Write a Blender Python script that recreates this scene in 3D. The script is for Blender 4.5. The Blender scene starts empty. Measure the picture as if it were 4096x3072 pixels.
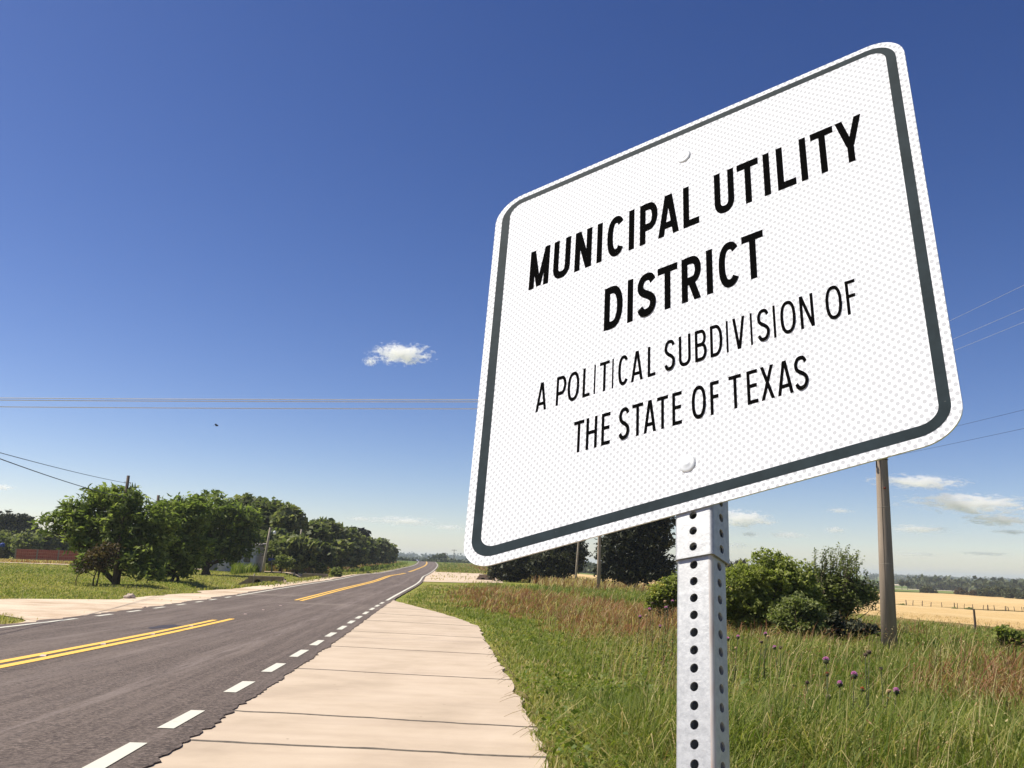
import bpy, bmesh, math, random
import numpy as np
from mathutils import Vector, Matrix

random.seed(7)
RNG = np.random.default_rng(11)
sc = bpy.context.scene
COL = sc.collection

# ------------------------------------------------------------------ camera
IW, IH = 4096.0, 3072.0
FP = 1950 / 2212 * IW
CAM_H = 1.27
ROLL = math.radians(2.1)
PITCH = math.atan(((1214 / 2212 * IW) - IH / 2) * math.cos(ROLL) / FP)
_fw = Vector((0, math.cos(PITCH), math.sin(PITCH)))
_u0 = Vector((0, -math.sin(PITCH), math.cos(PITCH)))
_r0 = Vector((1, 0, 0))
_r = math.cos(ROLL) * _r0 + math.sin(ROLL) * _u0
_u = -math.sin(ROLL) * _r0 + math.cos(ROLL) * _u0
cam_d = bpy.data.cameras.new('camera')
cam = bpy.data.objects.new('camera', cam_d)
COL.objects.link(cam)
cam.matrix_world = Matrix(((_r.x, _u.x, -_fw.x, 0), (_r.y, _u.y, -_fw.y, 0), (_r.z, _u.z, -_fw.z, CAM_H), (0, 0, 0, 1)))
cam_d.sensor_width = 36
cam_d.sensor_fit = 'HORIZONTAL'
cam_d.lens = FP / IW * 36
cam_d.clip_start = 0.05
cam_d.clip_end = 20000
sc.camera = cam

# ------------------------------------------------------------------ world, sun, exposure
SUN_AZ = math.radians(-82)      # measured from +Y, negative = to the left
SUN_EL = math.radians(52)
SUN = Vector((math.sin(SUN_AZ) * math.cos(SUN_EL), math.cos(SUN_AZ) * math.cos(SUN_EL), math.sin(SUN_EL)))
w = bpy.data.worlds.new('World')
sc.world = w
w.use_nodes = True
nt = w.node_tree
nt.nodes.clear()
out = nt.nodes.new('ShaderNodeOutputWorld')
bg = nt.nodes.new('ShaderNodeBackground')
sky = nt.nodes.new('ShaderNodeTexSky')
sky.sky_type = 'NISHITA'
sky.sun_disc = False
sky.sun_elevation = SUN_EL
sky.sun_rotation = SUN_AZ
sky.altitude = 2975
sky.air_density = 1.06
sky.dust_density = 4.0
sky.ozone_density = 1.2
hsv = nt.nodes.new('ShaderNodeHueSaturation')
hsv.inputs['Hue'].default_value = 0.517
hsv.inputs['Saturation'].default_value = 1.13
gam = nt.nodes.new('ShaderNodeGamma')
gam.inputs['Gamma'].default_value = 1.1
nt.links.new(sky.outputs[0], hsv.inputs['Color'])
nt.links.new(hsv.outputs[0], gam.inputs['Color'])
# the phone's rendering of the blue: a power and a gain for each channel of the sky
sep = nt.nodes.new('ShaderNodeSeparateColor')
comb = nt.nodes.new('ShaderNodeCombineColor')
nt.links.new(gam.outputs[0], sep.inputs[0])
GRADE = []
for i_ in range(3):
    pw_ = nt.nodes.new('ShaderNodeMath')
    pw_.operation = 'POWER'
    ml_ = nt.nodes.new('ShaderNodeMath')
    ml_.operation = 'MULTIPLY'
    nt.links.new(sep.outputs[i_], pw_.inputs[0])
    nt.links.new(pw_.outputs[0], ml_.inputs[0])
    nt.links.new(ml_.outputs[0], comb.inputs[i_])
    pw_.inputs[1].default_value = (1.2422, 1.1, 0.9958)[i_]
    ml_.inputs[1].default_value = (0.825, 0.925, 1.065)[i_]
    GRADE.append((pw_, ml_))
nt.links.new(comb.outputs[0], bg.inputs['Color'])
bg.inputs['Strength'].default_value = 0.0555
nt.links.new(bg.outputs[0], out.inputs['Surface'])

sun_d = bpy.data.lights.new('sun', 'SUN')
sun_d.energy = 4.2
sun_d.angle = math.radians(0.53)
sun_d.color = (1.0, 0.93, 0.81)
sun_o = bpy.data.objects.new('sun', sun_d)
COL.objects.link(sun_o)
sun_o.rotation_euler = (-SUN).to_track_quat('-Z', 'Y').to_euler()
sun_o.location = SUN * 200

sc.view_settings.view_transform = 'Standard'
sc.view_settings.look = 'None'
sc.view_settings.exposure = 0.75
sc.view_settings.gamma = 1.0
sc.view_settings.use_curve_mapping = False
sc.cycles.max_bounces = 6
sc.cycles.volume_bounces = 6
sc.cycles.transparent_max_bounces = 16
sc.cycles.use_denoising = True


# ------------------------------------------------------------------ helpers: naming
def mesh_obj(name, verts, faces, mat=None, parent=None, smooth=False, attr=None):
    me = bpy.data.meshes.new(name)
    if isinstance(verts, np.ndarray):
        verts = verts.reshape(-1, 3)
    me.from_pydata([tuple(v) for v in verts], [], [tuple(f) for f in faces])
    return finish(name, me, mat, parent, smooth, attr)


def finish(name, me, mat, parent=None, smooth=False, attr=None):
    if attr is not None:
        a = me.color_attributes.new('tint', 'FLOAT_COLOR', 'POINT')
        a.data.foreach_set('color', np.asarray(attr, np.float32).ravel())
    if smooth:
        me.polygons.foreach_set('use_smooth', np.ones(len(me.polygons), bool))
    me.update()
    o = bpy.data.objects.new(name, me)
    if mat:
        me.materials.append(mat)
    COL.objects.link(o)
    if parent:
        o.parent = parent
    return o


def fast_mesh(name, verts, counts, idx, mat, parent=None, attr=None, smooth=False):
    """numpy arrays -> mesh; counts = loop count of each face"""
    me = bpy.data.meshes.new(name)
    verts = np.asarray(verts, np.float32)
    me.vertices.add(len(verts))
    me.vertices.foreach_set('co', verts.ravel())
    me.loops.add(len(idx))
    me.loops.foreach_set('vertex_index', np.asarray(idx, np.int32))
    me.polygons.add(len(counts))
    starts = np.concatenate([[0], np.cumsum(counts)[:-1]]).astype(np.int32)
    me.polygons.foreach_set('loop_start', starts)
    me.polygons.foreach_set('loop_total', np.asarray(counts, np.int32))
    me.update(calc_edges=True)
    return finish(name, me, mat, parent, smooth, attr)


def tag(o, label, cat, group=None):
    o['label'] = label
    o['category'] = cat
    if group:
        o['group'] = group
    return o


def kind(o, k):
    o['kind'] = k
    return o


def empty(name, loc, label, cat, group=None, rz=0.0):
    o = bpy.data.objects.new(name, None)
    o.empty_display_size = 0.2
    o.location = loc
    o.rotation_euler = (0, 0, rz)
    COL.objects.link(o)
    return tag(o, label, cat, group)


class MB:
    def __init__(self):
        self.v, self.f = [], []

    def add(self, vs, fs):
        n = len(self.v)
        self.v += [tuple(a) for a in vs]
        self.f += [tuple(i + n for i in f) for f in fs]

    def box(self, x0, x1, y0, y1, z0, z1):
        self.add([(x0, y0, z0), (x1, y0, z0), (x1, y1, z0), (x0, y1, z0), (x0, y0, z1), (x1, y0, z1), (x1, y1, z1), (x0, y1, z1)],
                 [(0, 3, 2, 1), (4, 5, 6, 7), (0, 1, 5, 4), (1, 2, 6, 5), (2, 3, 7, 6), (3, 0, 4, 7)])

    def tube(self, pts, rad, n=8, cap=True):
        pts = [Vector(p) for p in pts]
        if not hasattr(rad, '__len__'):
            rad = [rad] * len(pts)
        base = len(self.v)
        ref = None
        for i, p in enumerate(pts):
            d = (pts[min(i + 1, len(pts) - 1)] - pts[max(i - 1, 0)]).normalized()
            if ref is None:
                ref = Vector((0, 0, 1)) if abs(d.z) < 0.9 else Vector((1, 0, 0))
            a = d.cross(ref).normalized()
            b = d.cross(a).normalized()
            ref = -b if False else ref
            for k in range(n):
                t = 2 * math.pi * k / n
                self.v.append(tuple(p + (a * math.cos(t) + b * math.sin(t)) * rad[i]))
        for i in range(len(pts) - 1):
            for k in range(n):
                k2 = (k + 1) % n
                self.f.append((base + i * n + k, base + i * n + k2, base + (i + 1) * n + k2, base + (i + 1) * n + k))
        if cap:
            self.f.append(tuple(base + k for k in range(n))[::-1])
            self.f.append(tuple(base + (len(pts) - 1) * n + k for k in range(n)))

    def ball(self, c, r, nu=8, nv=6, sz=1.0):
        base = len(self.v)
        for j in range(1, nv):
            ph = math.pi * j / nv
            for i in range(nu):
                t = 2 * math.pi * i / nu
                self.v.append((c[0] + r * math.sin(ph) * math.cos(t), c[1] + r * math.sin(ph) * math.sin(t), c[2] + sz * r * math.cos(ph)))
        top = len(self.v)
        self.v.append((c[0], c[1], c[2] + sz * r))
        self.v.append((c[0], c[1], c[2] - sz * r))
        for j in range(nv - 2):
            for i in range(nu):
                i2 = (i + 1) % nu
                self.f.append((base + j * nu + i, base + (j + 1) * nu + i, base + (j + 1) * nu + i2, base + j * nu + i2))
        for i in range(nu):
            i2 = (i + 1) % nu
            self.f.append((top, base + i, base + i2))
            self.f.append((top + 1, base + (nv - 2) * nu + i2, base + (nv - 2) * nu + i))

    def build(self, name, mat, parent=None, smooth=False):
        return mesh_obj(name, self.v, self.f, mat, parent, smooth)


# ------------------------------------------------------------------ helpers: materials
def S(c):
    """sRGB 0-255 -> linear"""
    return tuple(((x / 255) / 12.92 if x / 255 <= 0.04045 else ((x / 255 + 0.055) / 1.055) ** 2.4) for x in c)


class Mat:
    def __init__(self, name, rough=0.8, spec=0.3, metal=0.0):
        self.m = bpy.data.materials.new(name)
        self.m.use_nodes = True
        self.t = self.m.node_tree
        self.b = self.t.nodes['Principled BSDF']
        self.b.inputs['Roughness'].default_value = rough
        self.b.inputs['Specular IOR Level'].default_value = spec
        self.b.inputs['Metallic'].default_value = metal
        self.out = self.t.nodes['Material Output']

    def n(self, typ, **kw):
        nd = self.t.nodes.new(typ)
        for k, v in kw.items():
            if k in nd.inputs.keys():
                nd.inputs[k].default_value = v
            else:
                setattr(nd, k, v)
        return nd

    def l(self, a, b):
        self.t.links.new(a, b)

    def coord(self, obj=False, scale=(1, 1, 1)):
        mp = self.n('ShaderNodeMapping')
        mp.inputs['Scale'].default_value = scale
        if obj:
            self.l(self.n('ShaderNodeTexCoord').outputs['Object'], mp.inputs['Vector'])
        else:
            self.l(self.n('ShaderNodeNewGeometry').outputs['Position'], mp.inputs['Vector'])
        return mp.outputs['Vector']

    def noise(self, scale, detail=4, rough=0.55, obj=False, stretch=(1, 1, 1), dist=0.0):
        nd = self.n('ShaderNodeTexNoise')
        nd.inputs['Scale'].default_value = scale
        nd.inputs['Detail'].default_value = detail
        nd.inputs['Roughness'].default_value = rough
        nd.inputs['Distortion'].default_value = dist
        self.l(self.coord(obj, stretch), nd.inputs['Vector'])
        return nd.outputs['Fac']

    def ramp(self, fac, stops):
        r = self.n('ShaderNodeValToRGB')
        e = r.color_ramp.elements
        while len(e) < len(stops):
            e.new(0.5)
        for i, (p, c) in enumerate(stops):
            e[i].position = p
            e[i].color = (c[0], c[1], c[2], 1) if hasattr(c, '__len__') else (c, c, c, 1)
        self.l(fac, r.inputs['Fac'])
        return r.outputs['Color']

    def mix(self, fac, a, b, mode='MIX'):
        m = self.n('ShaderNodeMix', data_type='RGBA', blend_type=mode)
        for sock, v in ((m.inputs['Factor'], fac), (m.inputs[6], a), (m.inputs[7], b)):
            if isinstance(v, (int, float)):
                sock.default_value = v
            elif isinstance(v, tuple):
                sock.default_value = (v[0], v[1], v[2], 1)
            else:
                self.l(v, sock)
        return m.outputs[2]

    def math(self, op, a, b=None):
        m = self.n('ShaderNodeMath', operation=op)
        for i, v in enumerate((a, b)):
            if v is None:
                continue
            if isinstance(v, (int, float)):
                m.inputs[i].default_value = v
            else:
                self.l(v, m.inputs[i])
        return m.outputs[0]

    def color(self, c):
        if isinstance(c, tuple):
            self.b.inputs['Base Color'].default_value = (c[0], c[1], c[2], 1)
        else:
            self.l(c, self.b.inputs['Base Color'])
        return self

    def bump(self, h, strength=0.3, dist=0.02):
        b = self.n('ShaderNodeBump')
        b.inputs['Strength'].default_value = strength
        b.inputs['Distance'].default_value = dist
        self.l(h, b.inputs['Height'])
        self.l(b.outputs['Normal'], self.b.inputs['Normal'])
        return self


def simple(name, c, rough=0.8, spec=0.3, metal=0.0, var=0.15, scale=6.0, obj=True):
    m = Mat(name, rough, spec, metal)
    f = m.noise(scale, 4, obj=obj)
    m.color(m.ramp(f, [(0.3, tuple(x * (1 - var) for x in c)), (0.7, tuple(min(1, x * (1 + var)) for x in c))]))
    return m.m


def foliage_mat(name, stops, trans=0.35, rough=0.6):
    """leaf colour runs over stops by the 'tint' attribute of each leaf clump"""
    m = Mat(name, rough, 0.25)
    a = m.n('ShaderNodeAttribute', attribute_name='tint')
    sep = m.n('ShaderNodeSeparateColor')
    m.l(a.outputs['Color'], sep.inputs['Color'])
    c = m.ramp(sep.outputs[0], stops)
    m.color(c)
    tr = m.n('ShaderNodeBsdfTranslucent')
    m.l(m.mix(1.0, c, (1.0, 1.1, 0.55), 'MULTIPLY'), tr.inputs['Color'])
    ms = m.n('ShaderNodeMixShader')
    ms.inputs[0].default_value = trans
    m.l(m.b.outputs[0], ms.inputs[1])
    m.l(tr.outputs[0], ms.inputs[2])
    m.l(ms.outputs[0], m.out.inputs['Surface'])
    return m.m


# ------------------------------------------------------------------ terrain
YK = np.array([0, 20, 40, 60, 80, 105, 135, 170, 210, 260, 320, 400.])
XC = np.array([-5.71, -7.51, -9.04, -10.04, -11.12, -12.98, -15.2, -17.2, -19.61, -22.92, -27.26, -34.17])
ZC = np.array([-0.011, -0.576, -0.816, -0.791, -0.817, -0.818, -1.098, -1.102, -0.98, -0.882, -0.577, 0.072])


def _moments(v):
    n = len(YK)
    h = np.diff(YK)
    A = np.zeros((n, n))
    b = np.zeros(n)
    A[0, 0] = A[-1, -1] = 1
    for i in range(1, n - 1):
        A[i, i - 1] = h[i - 1]
        A[i, i] = 2 * (h[i - 1] + h[i])
        A[i, i + 1] = h[i]
        b[i] = 6 * ((v[i + 1] - v[i]) / h[i] - (v[i] - v[i - 1]) / h[i - 1])
    return np.linalg.solve(A, b)


MX, MZ = _moments(XC), _moments(ZC)


def cub(v, M, y):
    y = np.clip(np.asarray(y, float), 0, 400)
    i = np.clip(np.searchsorted(YK, y) - 1, 0, len(YK) - 2)
    h = np.diff(YK)[i]
    t = y - YK[i]
    return v[i] + t * ((v[i + 1] - v[i]) / h - h * (2 * M[i] + M[i + 1]) / 6) + t * t * M[i] / 2 + t ** 3 * (M[i + 1] - M[i]) / (6 * h)


def sstep(a, b, x):
    t = np.clip((np.asarray(x, float) - a) / (b - a), 0, 1)
    return t * t * (3 - 2 * t)


def road_x(y):
    y = np.asarray(y, float)
    return cub(XC, MX, y) + np.where(y > 400, -(np.clip(y, 400, 470) - 400) * 0.22, 0) + np.where(y < 0, y * -0.092, 0)


def zg(x, y):
    x = np.asarray(x, float)
    y = np.asarray(y, float)
    z = cub(ZC, MZ, y) + np.where(y < 0, -0.029 * np.maximum(y, -40), 0)
    z = z - 2.1 * sstep(405, 700, y)
    xr = x - road_x(np.clip(y, -40, 460))
    z = z - 5.8 * (1 - np.exp(-np.maximum(xr - 20, 0) / 80)) * sstep(-60, 10, y)
    d = np.hypot(x, y)
    z = z + 7.0 * sstep(1200, 3300, d)
    # roadside ditch on the left, where the culverts are
    s = np.exp(-((xr + 8.6) / 1.3) ** 2) * sstep(48, 60, y) * (1 - sstep(120, 150, y))
    return z - 0.75 * s


def ray(px, py):
    v = _r * ((px - IW / 2) / FP) + _u * (-(py - IH / 2) / FP) + _fw
    return v


def at(px, py, Y):
    """the world point seen at a photo pixel, at forward distance Y"""
    d = ray(px, py)
    return Vector((0, 0, CAM_H)) + d * (Y / d.y)


def base_at(px, Y):
    """ground point at forward distance Y in the direction of photo column px (at the horizon row)"""
    p = at(px, 2248 + 0.0367 * (px - 2048) + 40, Y)
    return Vector((p.x, p.y, float(zg(p.x, p.y))))


def g3(x, y, dz=0.0):
    return (x, y, float(zg(x, y)) + dz)


def cumspace(segs):
    out = []
    for a, b, st in segs:
        out += list(np.arange(a, b, st))
    out.append(segs[-1][1])
    return np.array(out)


gy = np.concatenate([cumspace([(-60, 0, 4), (0, 160, 2), (160, 420, 4)]), np.geomspace(430, 6500, 36)])
gx = np.concatenate([-np.geomspace(5200, 130, 26), cumspace([(-120, -40, 4), (-40, 40, 1.6), (40, 120, 4)]), np.geomspace(130, 5200, 26)])
GX, GY = np.meshgrid(gx, gy)
GZ = zg(GX, GY) - 0.03
nx, ny = len(gx), len(gy)

# --- ground material: patchy summer grass and bare soil; far away the field mosaic
gm = Mat('ground_grass', 0.95, 0.1)
n1 = gm.noise(0.35, 6, 0.6)
n2 = gm.noise(5.0, 5, 0.7)
n3 = gm.noise(0.06, 3, 0.5)
cA = gm.ramp(n2, [(0.3, S((84, 96, 34))), (0.5, S((118, 126, 50))), (0.7, S((152, 148, 78)))])
cB = gm.ramp(n2, [(0.3, S((118, 108, 54))), (0.7, S((170, 154, 96)))])
c = gm.mix(gm.ramp(n1, [(0.42, 0.0), (0.68, 0.8)]), cA, cB)
far = gm.ramp(gm.noise(0.006, 2, 0.4, stretch=(1, 3.2, 1)), [(0.35, S((70, 92, 42))), (0.48, S((104, 118, 62))), (0.6, S((84, 102, 48))), (0.7, S((190, 170, 112)))])
d_ = gm.n('ShaderNodeVectorMath', operation='LENGTH')
gm.l(gm.n('ShaderNodeNewGeometry').outputs['Position'], d_.inputs[0])
c = gm.mix(gm.ramp(gm.math('DIVIDE', d_.outputs['Value'], 1000.0), [(0.2, 0.0), (0.4, 1.0)]), c, far)
gm.color(c).bump(n2, 0.6, 0.06)
idx = np.arange(nx * ny).reshape(ny, nx)
q = np.stack([idx[:-1, :-1], idx[:-1, 1:], idx[1:, 1:], idx[1:, :-1]], -1).reshape(-1, 4)
ground = fast_mesh('ground', np.stack([GX, GY, GZ], -1).reshape(-1, 3), np.full(len(q), 4), q.ravel(), gm.m, smooth=True)
kind(ground, 'structure')


def sheet(name, ys, left, right, dz, mat, parent=None, ncol=6, thick=0.0, along=False):
    """sheet draped on the terrain between two edges given as functions of y"""
    ys = np.asarray(ys, float)
    t = np.linspace(0, 1, ncol + 1)
    X = left(ys)[:, None] * (1 - t) + right(ys)[:, None] * t
    Y = np.repeat(ys[:, None], ncol + 1, 1)
    Z = zg(X, Y) + dz
    n, m = X.shape
    id_ = np.arange(n * m).reshape(n, m)
    f = np.stack([id_[:-1, :-1], id_[:-1, 1:], id_[1:, 1:], id_[1:, :-1]], -1).reshape(-1, 4)
    V = np.stack([X, Y, Z], -1).reshape(-1, 3)
    if thick:
        V2 = V.copy()
        V2[:, 2] -= thick
        rim = list(id_[0, :]) + list(id_[1:, -1]) + list(id_[-1, -2::-1]) + list(id_[-2:0:-1, 0])
        k = n * m
        f = [tuple(a) for a in f] + [(rim[(i + 1) % len(rim)], rim[i], rim[i] + k, rim[(i + 1) % len(rim)] + k) for i in range(len(rim))]
        V = np.concatenate([V, V2])
    attr = None
    if along:
        o_ = V[:, 0] - road_x(V[:, 1])
        attr = np.stack([o_ / 10 + .5, V[:, 1] / 100, o_ * 0, o_ * 0 + 1], -1)
    return mesh_obj(name, V, f, mat, parent, attr=attr)


def pl(pts):
    """piecewise-linear function x(y) from (y, x) pairs"""
    a = np.array(sorted(pts))
    return lambda y: np.interp(y, a[:, 0], a[:, 1])


def wob(amp, scale, seed):
    r = np.random.default_rng(seed)
    ph = r.uniform(0, 6.28, 12)
    fr = scale * 2 ** np.linspace(0, 3.5, 12)
    am = amp * 0.45 * np.linspace(1, .35, 12)
    return lambda y: sum(a * np.sin(f * np.asarray(y) + p) for a, f, p in zip(am, fr, ph))


# ------------------------------------------------------------------ road
am = Mat('asphalt', 0.9, 0.25)
at_ = am.n('ShaderNodeAttribute', attribute_name='tint')
base = am.noise(26, 6, 0.8)
chunk = am.noise(9, 5, 0.75)
blot = am.noise(1.6, 5, 0.65)


def along(sx, sy, detail=4, rough=.6):
    mp_ = am.n('ShaderNodeMapping')
    mp_.inputs['Scale'].default_value = (sx, sy, 1)
    am.l(at_.outputs['Vector'], mp_.inputs['Vector'])
    nd = am.n('ShaderNodeTexNoise')
    nd.inputs['Scale'].default_value = 1.0
    nd.inputs['Detail'].default_value = detail
    nd.inputs['Roughness'].default_value = rough
    am.l(mp_.outputs['Vector'], nd.inputs['Vector'])
    return nd.outputs['Fac']


cc = am.ramp(base, [(0.36, (.028, .021, .018)), (0.5, (.104, .080, .066)), (0.64, (.242, .193, .162))])
cc = am.mix(am.ramp(along(22, 9, 6, .65), [(0.46, 0.0), (0.70, 0.6)]), cc, (.195, .155, .130))
cc = am.mix(am.ramp(along(70, 14, 4, .7), [(0.50, 0.0), (0.70, 0.5)]), cc, (.24, .192, .162))
cc = am.mix(am.ramp(chunk, [(0.56, 0.0), (0.64, 0.6)]), cc, (.036, .030, .028))
cc = am.mix(am.ramp(blot, [(0.52, 0.0), (0.75, 0.3)]), cc, (.070, .053, .046))
# pale dust dragged onto the road where the side track joins
dust = am.ramp(am.noise(.35, 4, .6, stretch=(.35, 1.6, 1)), [(.5, 0.0), (.72, .55)])
sepa = am.n('ShaderNodeSeparateColor')
am.l(at_.outputs['Color'], sepa.inputs['Color'])
zone = am.ramp(sepa.outputs[1], [(.30, 0.0), (.38, 1.0), (.46, 1.0), (.6, 0.0)])
cc = am.mix(am.math('MULTIPLY', dust, zone), cc, (.30, .25, .205))
# coarse pale bands that run along the lanes
band = am.ramp(sepa.outputs[0], [(.30, 0.0), (.36, .55), (.40, 0.0), (.555, 0.0), (.60, .5), (.635, .05), (.70, .1), (.735, .9), (.765, 0.0)])
bn = am.ramp(along(60, 30, 6, .75), [(.42, 0.0), (.62, 1.0)])
cc = am.mix(am.math('MULTIPLY', am.math('MULTIPLY', band, bn), .75), cc, (.26, .213, .187))
am.color(cc).bump(base, 0.7, 0.015)
LW = 3.62
wl, wr_a, wr_b = wob(.10, .9, 1), wob(.020, 1.6, 2), wob(.016, 15, 3)
wr = lambda y: wr_a(y) + wr_b(y)
road_y = np.concatenate([np.arange(-40, 4, .5), np.arange(4, 30, .07), np.arange(30, 60, .25), np.arange(60, 440, 2.0)])
road = sheet('road', road_y, lambda y: road_x(y) - LW - .38 + wl(y), lambda y: road_x(y) + LW + np.interp(y, [-40, 8, 50, 60], [.32, .3, .26, .3]) + wr(y) * np.interp(y, [0, 60, 80], [1, 1, .3]), 0.024, am.m, ncol=12, thick=.03, along=True)
kind(road, 'structure')


def paint(name, c, worn):
    m = Mat(name, 0.7, 0.3)
    f = m.noise(45, 5, 0.7)
    g = m.noise(2.2, 4, 0.6)
    m.color(m.mix(m.ramp(m.math('MULTIPLY', f, g), [(0.10, worn), (0.17, 0.0)]), c, S((120, 112, 106))))
    return m.m


white_paint = paint('white_road_paint', (0.62, 0.60, 0.50), .8)
yellow_paint = paint('yellow_road_paint', (0.84, 0.50, 0.09), .6)


def strip(name, mat, y0, y1, off, half, dz=0.030, step=1.5, skew=0.0):
    ys = np.linspace(y0, y1, max(2, int((y1 - y0) / step) + 1))
    jit = wob(.006, 9, int(y0 * 13 + off * 7) % 9999)
    dx = np.gradient(road_x(np.arange(-40, 450.)), 1.0)
    return sheet(name, ys, lambda y: road_x(y) + off - half + jit(y), lambda y: road_x(y) + off + half + jit(y + 3), dz, mat, road, ncol=1)


right_dash = [(-4.5, -3.0), (-1.7, -0.2), (0.95, 2.35), (3.8, 4.9), (6.3, 7.46), (8.2, 9.35), (10.9, 12.1), (13.4, 14.8), (16.1, 17.7), (18.95, 20.5), (21.75, 23.3), (24.6, 26.3), (27.6, 29.1), (30.4, 32.0), (33.3, 35.1), (36.45, 38.2), (39.3, 40.9), (42.0, 43.5)]
for a, b in right_dash:
    strip('edge_dash', white_paint, a, b, LW - .03, .075)
strip('edge_line', white_paint, 45.4, 430, LW, .075)
left_dash = [(26.67, 27.91), (29.36, 30.58), (32.07, 33.3), (34.87, 35.95), (37.5, 38.53), (39.7, 40.8), (42.4, 43.5)]
strip('edge_line', white_paint, -30, 25.2, -LW + .05, .075)
for a, b in left_dash:
    strip('edge_dash', white_paint, a, b, -LW + .08, .075)
strip('edge_line', white_paint, 44.5, 430, -LW + .1, .075)
for a, b, o in [(-30, 26.9, -.06), (42.4, 150, -.18), (163, 430, -.15)]:
    strip('centre_line', yellow_paint, a, b, o - .155, .085)
    strip('centre_line', yellow_paint, a - .4, b + .9, o + .155, .085)
# cat's eyes between the yellow lines
studm = simple('reflector_stud', (.45, .33, .28), .4, .5)
for yy in [9.8, 12.1, 14.6, 17.3, 20.4, 23.7, 30.5, 33.6, 37.2]:
    b = MB()
    x, z = float(road_x(yy)) - .06, float(zg(float(road_x(yy)), yy)) + .028
    b.add([(x - .05, yy - .05, z), (x + .05, yy - .05, z), (x + .05, yy + .05, z), (x - .05, yy + .05, z), (x - .04, yy - .02, z + .02), (x + .04, yy - .02, z + .02), (x + .04, yy + .02, z + .02), (x - .04, yy + .02, z + .02)],
          [(0, 1, 5, 4), (1, 2, 6, 5), (2, 3, 7, 6), (3, 0, 4, 7), (4, 5, 6, 7)])
    b.build('reflector_stud', studm, road)
# dark tar patch beside the yellow lines
tarm = simple('tar', S((58, 52, 54)), .6, .4, var=.3, scale=9)
b = MB()
ring = []
for k in range(28):
    t = 2 * math.pi * k / 28
    rr = 1 + .18 * math.sin(3 * t + 1) + .08 * math.sin(7 * t)
    x, y = -8.36 + .3 * rr * math.cos(t), 23.3 + .85 * rr * math.sin(t)
    ring.append(g3(x, y, .0275))
b.add(ring, [tuple(range(28))])
b.build('tar_patch', tarm, road)

# ------------------------------------------------------------------ concrete apron: slabs and sealed joints
cm = Mat('pale_concrete', 0.85, 0.25)
f1 = cm.noise(1.1, 6, 0.6)
f2 = cm.noise(60, 4, 0.7)
f3 = cm.noise(2.5, 4, 0.6, stretch=(.12, 1, 1), dist=.6)
f4 = cm.noise(.45, 5, 0.7, stretch=(1, .3, 1), dist=1.2)
ccol = cm.ramp(f1, [(0.3, (.43, .343, .25)), (0.5, (.51, .41, .302)), (0.72, (.56, .458, .345))])
ccol = cm.mix(cm.ramp(f3, [(0.48, 0.0), (0.75, 0.32)]), ccol, (.36, .275, .21))
ccol = cm.mix(cm.ramp(f4, [(0.5, 0.0), (0.75, 0.4)]), ccol, (.59, .48, .37))
ccol = cm.mix(cm.ramp(f2, [(0.3, 0.12), (0.5, 0.0)]), ccol, (.3, .25, .2))
sp = cm.n('ShaderNodeTexVoronoi')
sp.inputs['Scale'].default_value = 2.6
cm.l(cm.coord(), sp.inputs['Vector'])
ccol = cm.mix(cm.ramp(sp.outputs['Distance'], [(0.022, 0.8), (0.040, 0.0)]), ccol, S((88, 74, 62)))
cm.color(ccol).bump(f2, 0.25, 0.006)
apron = kind(bpy.data.objects.new('concrete_apron', None), 'structure')
COL.objects.link(apron)
apron.location = (-1.6, 8, 0)
RB = pl([(-6, .9), (3, .5), (7.25, .39), (9.15, .34), (13.69, .13), (18.43, -.16), (23.58, -.48), (28.84, -.76), (32.92, -1.55), (37, -2.62), (41.16, -3.9), (45.6, -5.35), (46.8, -5.6)])
LB = lambda y: road_x(y) + LW + .1
joints = [(-2.6, -2.8), (2.75, 2.6), (7.77, 7.56), (9.58, 9.16), (14.28, 13.69), (19.2, 18.43), (24.5, 23.58), (30.1, 28.84), (34.75, 33.1), (39.2, 38.3), (46.6, 46.6)]
jm = simple('joint_sealant', S((96, 88, 76)), .75, .35, var=.35, scale=14)
jw = [wob(.020, .9, 40 + i) for i in range(len(joints))]


def apron_pt(i, t):
    """point on joint i at fraction t from its road end to its grass end"""
    yl, yr = joints[i]
    xl, xr_ = float(LB(yl)), float(RB(yr))
    x = xl + (xr_ - xl) * t
    y = yl + (yr - yl) * t + float(jw[i](x * 2.2)) * min(1, 12 / max(6, yl))
    return x, y


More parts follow.
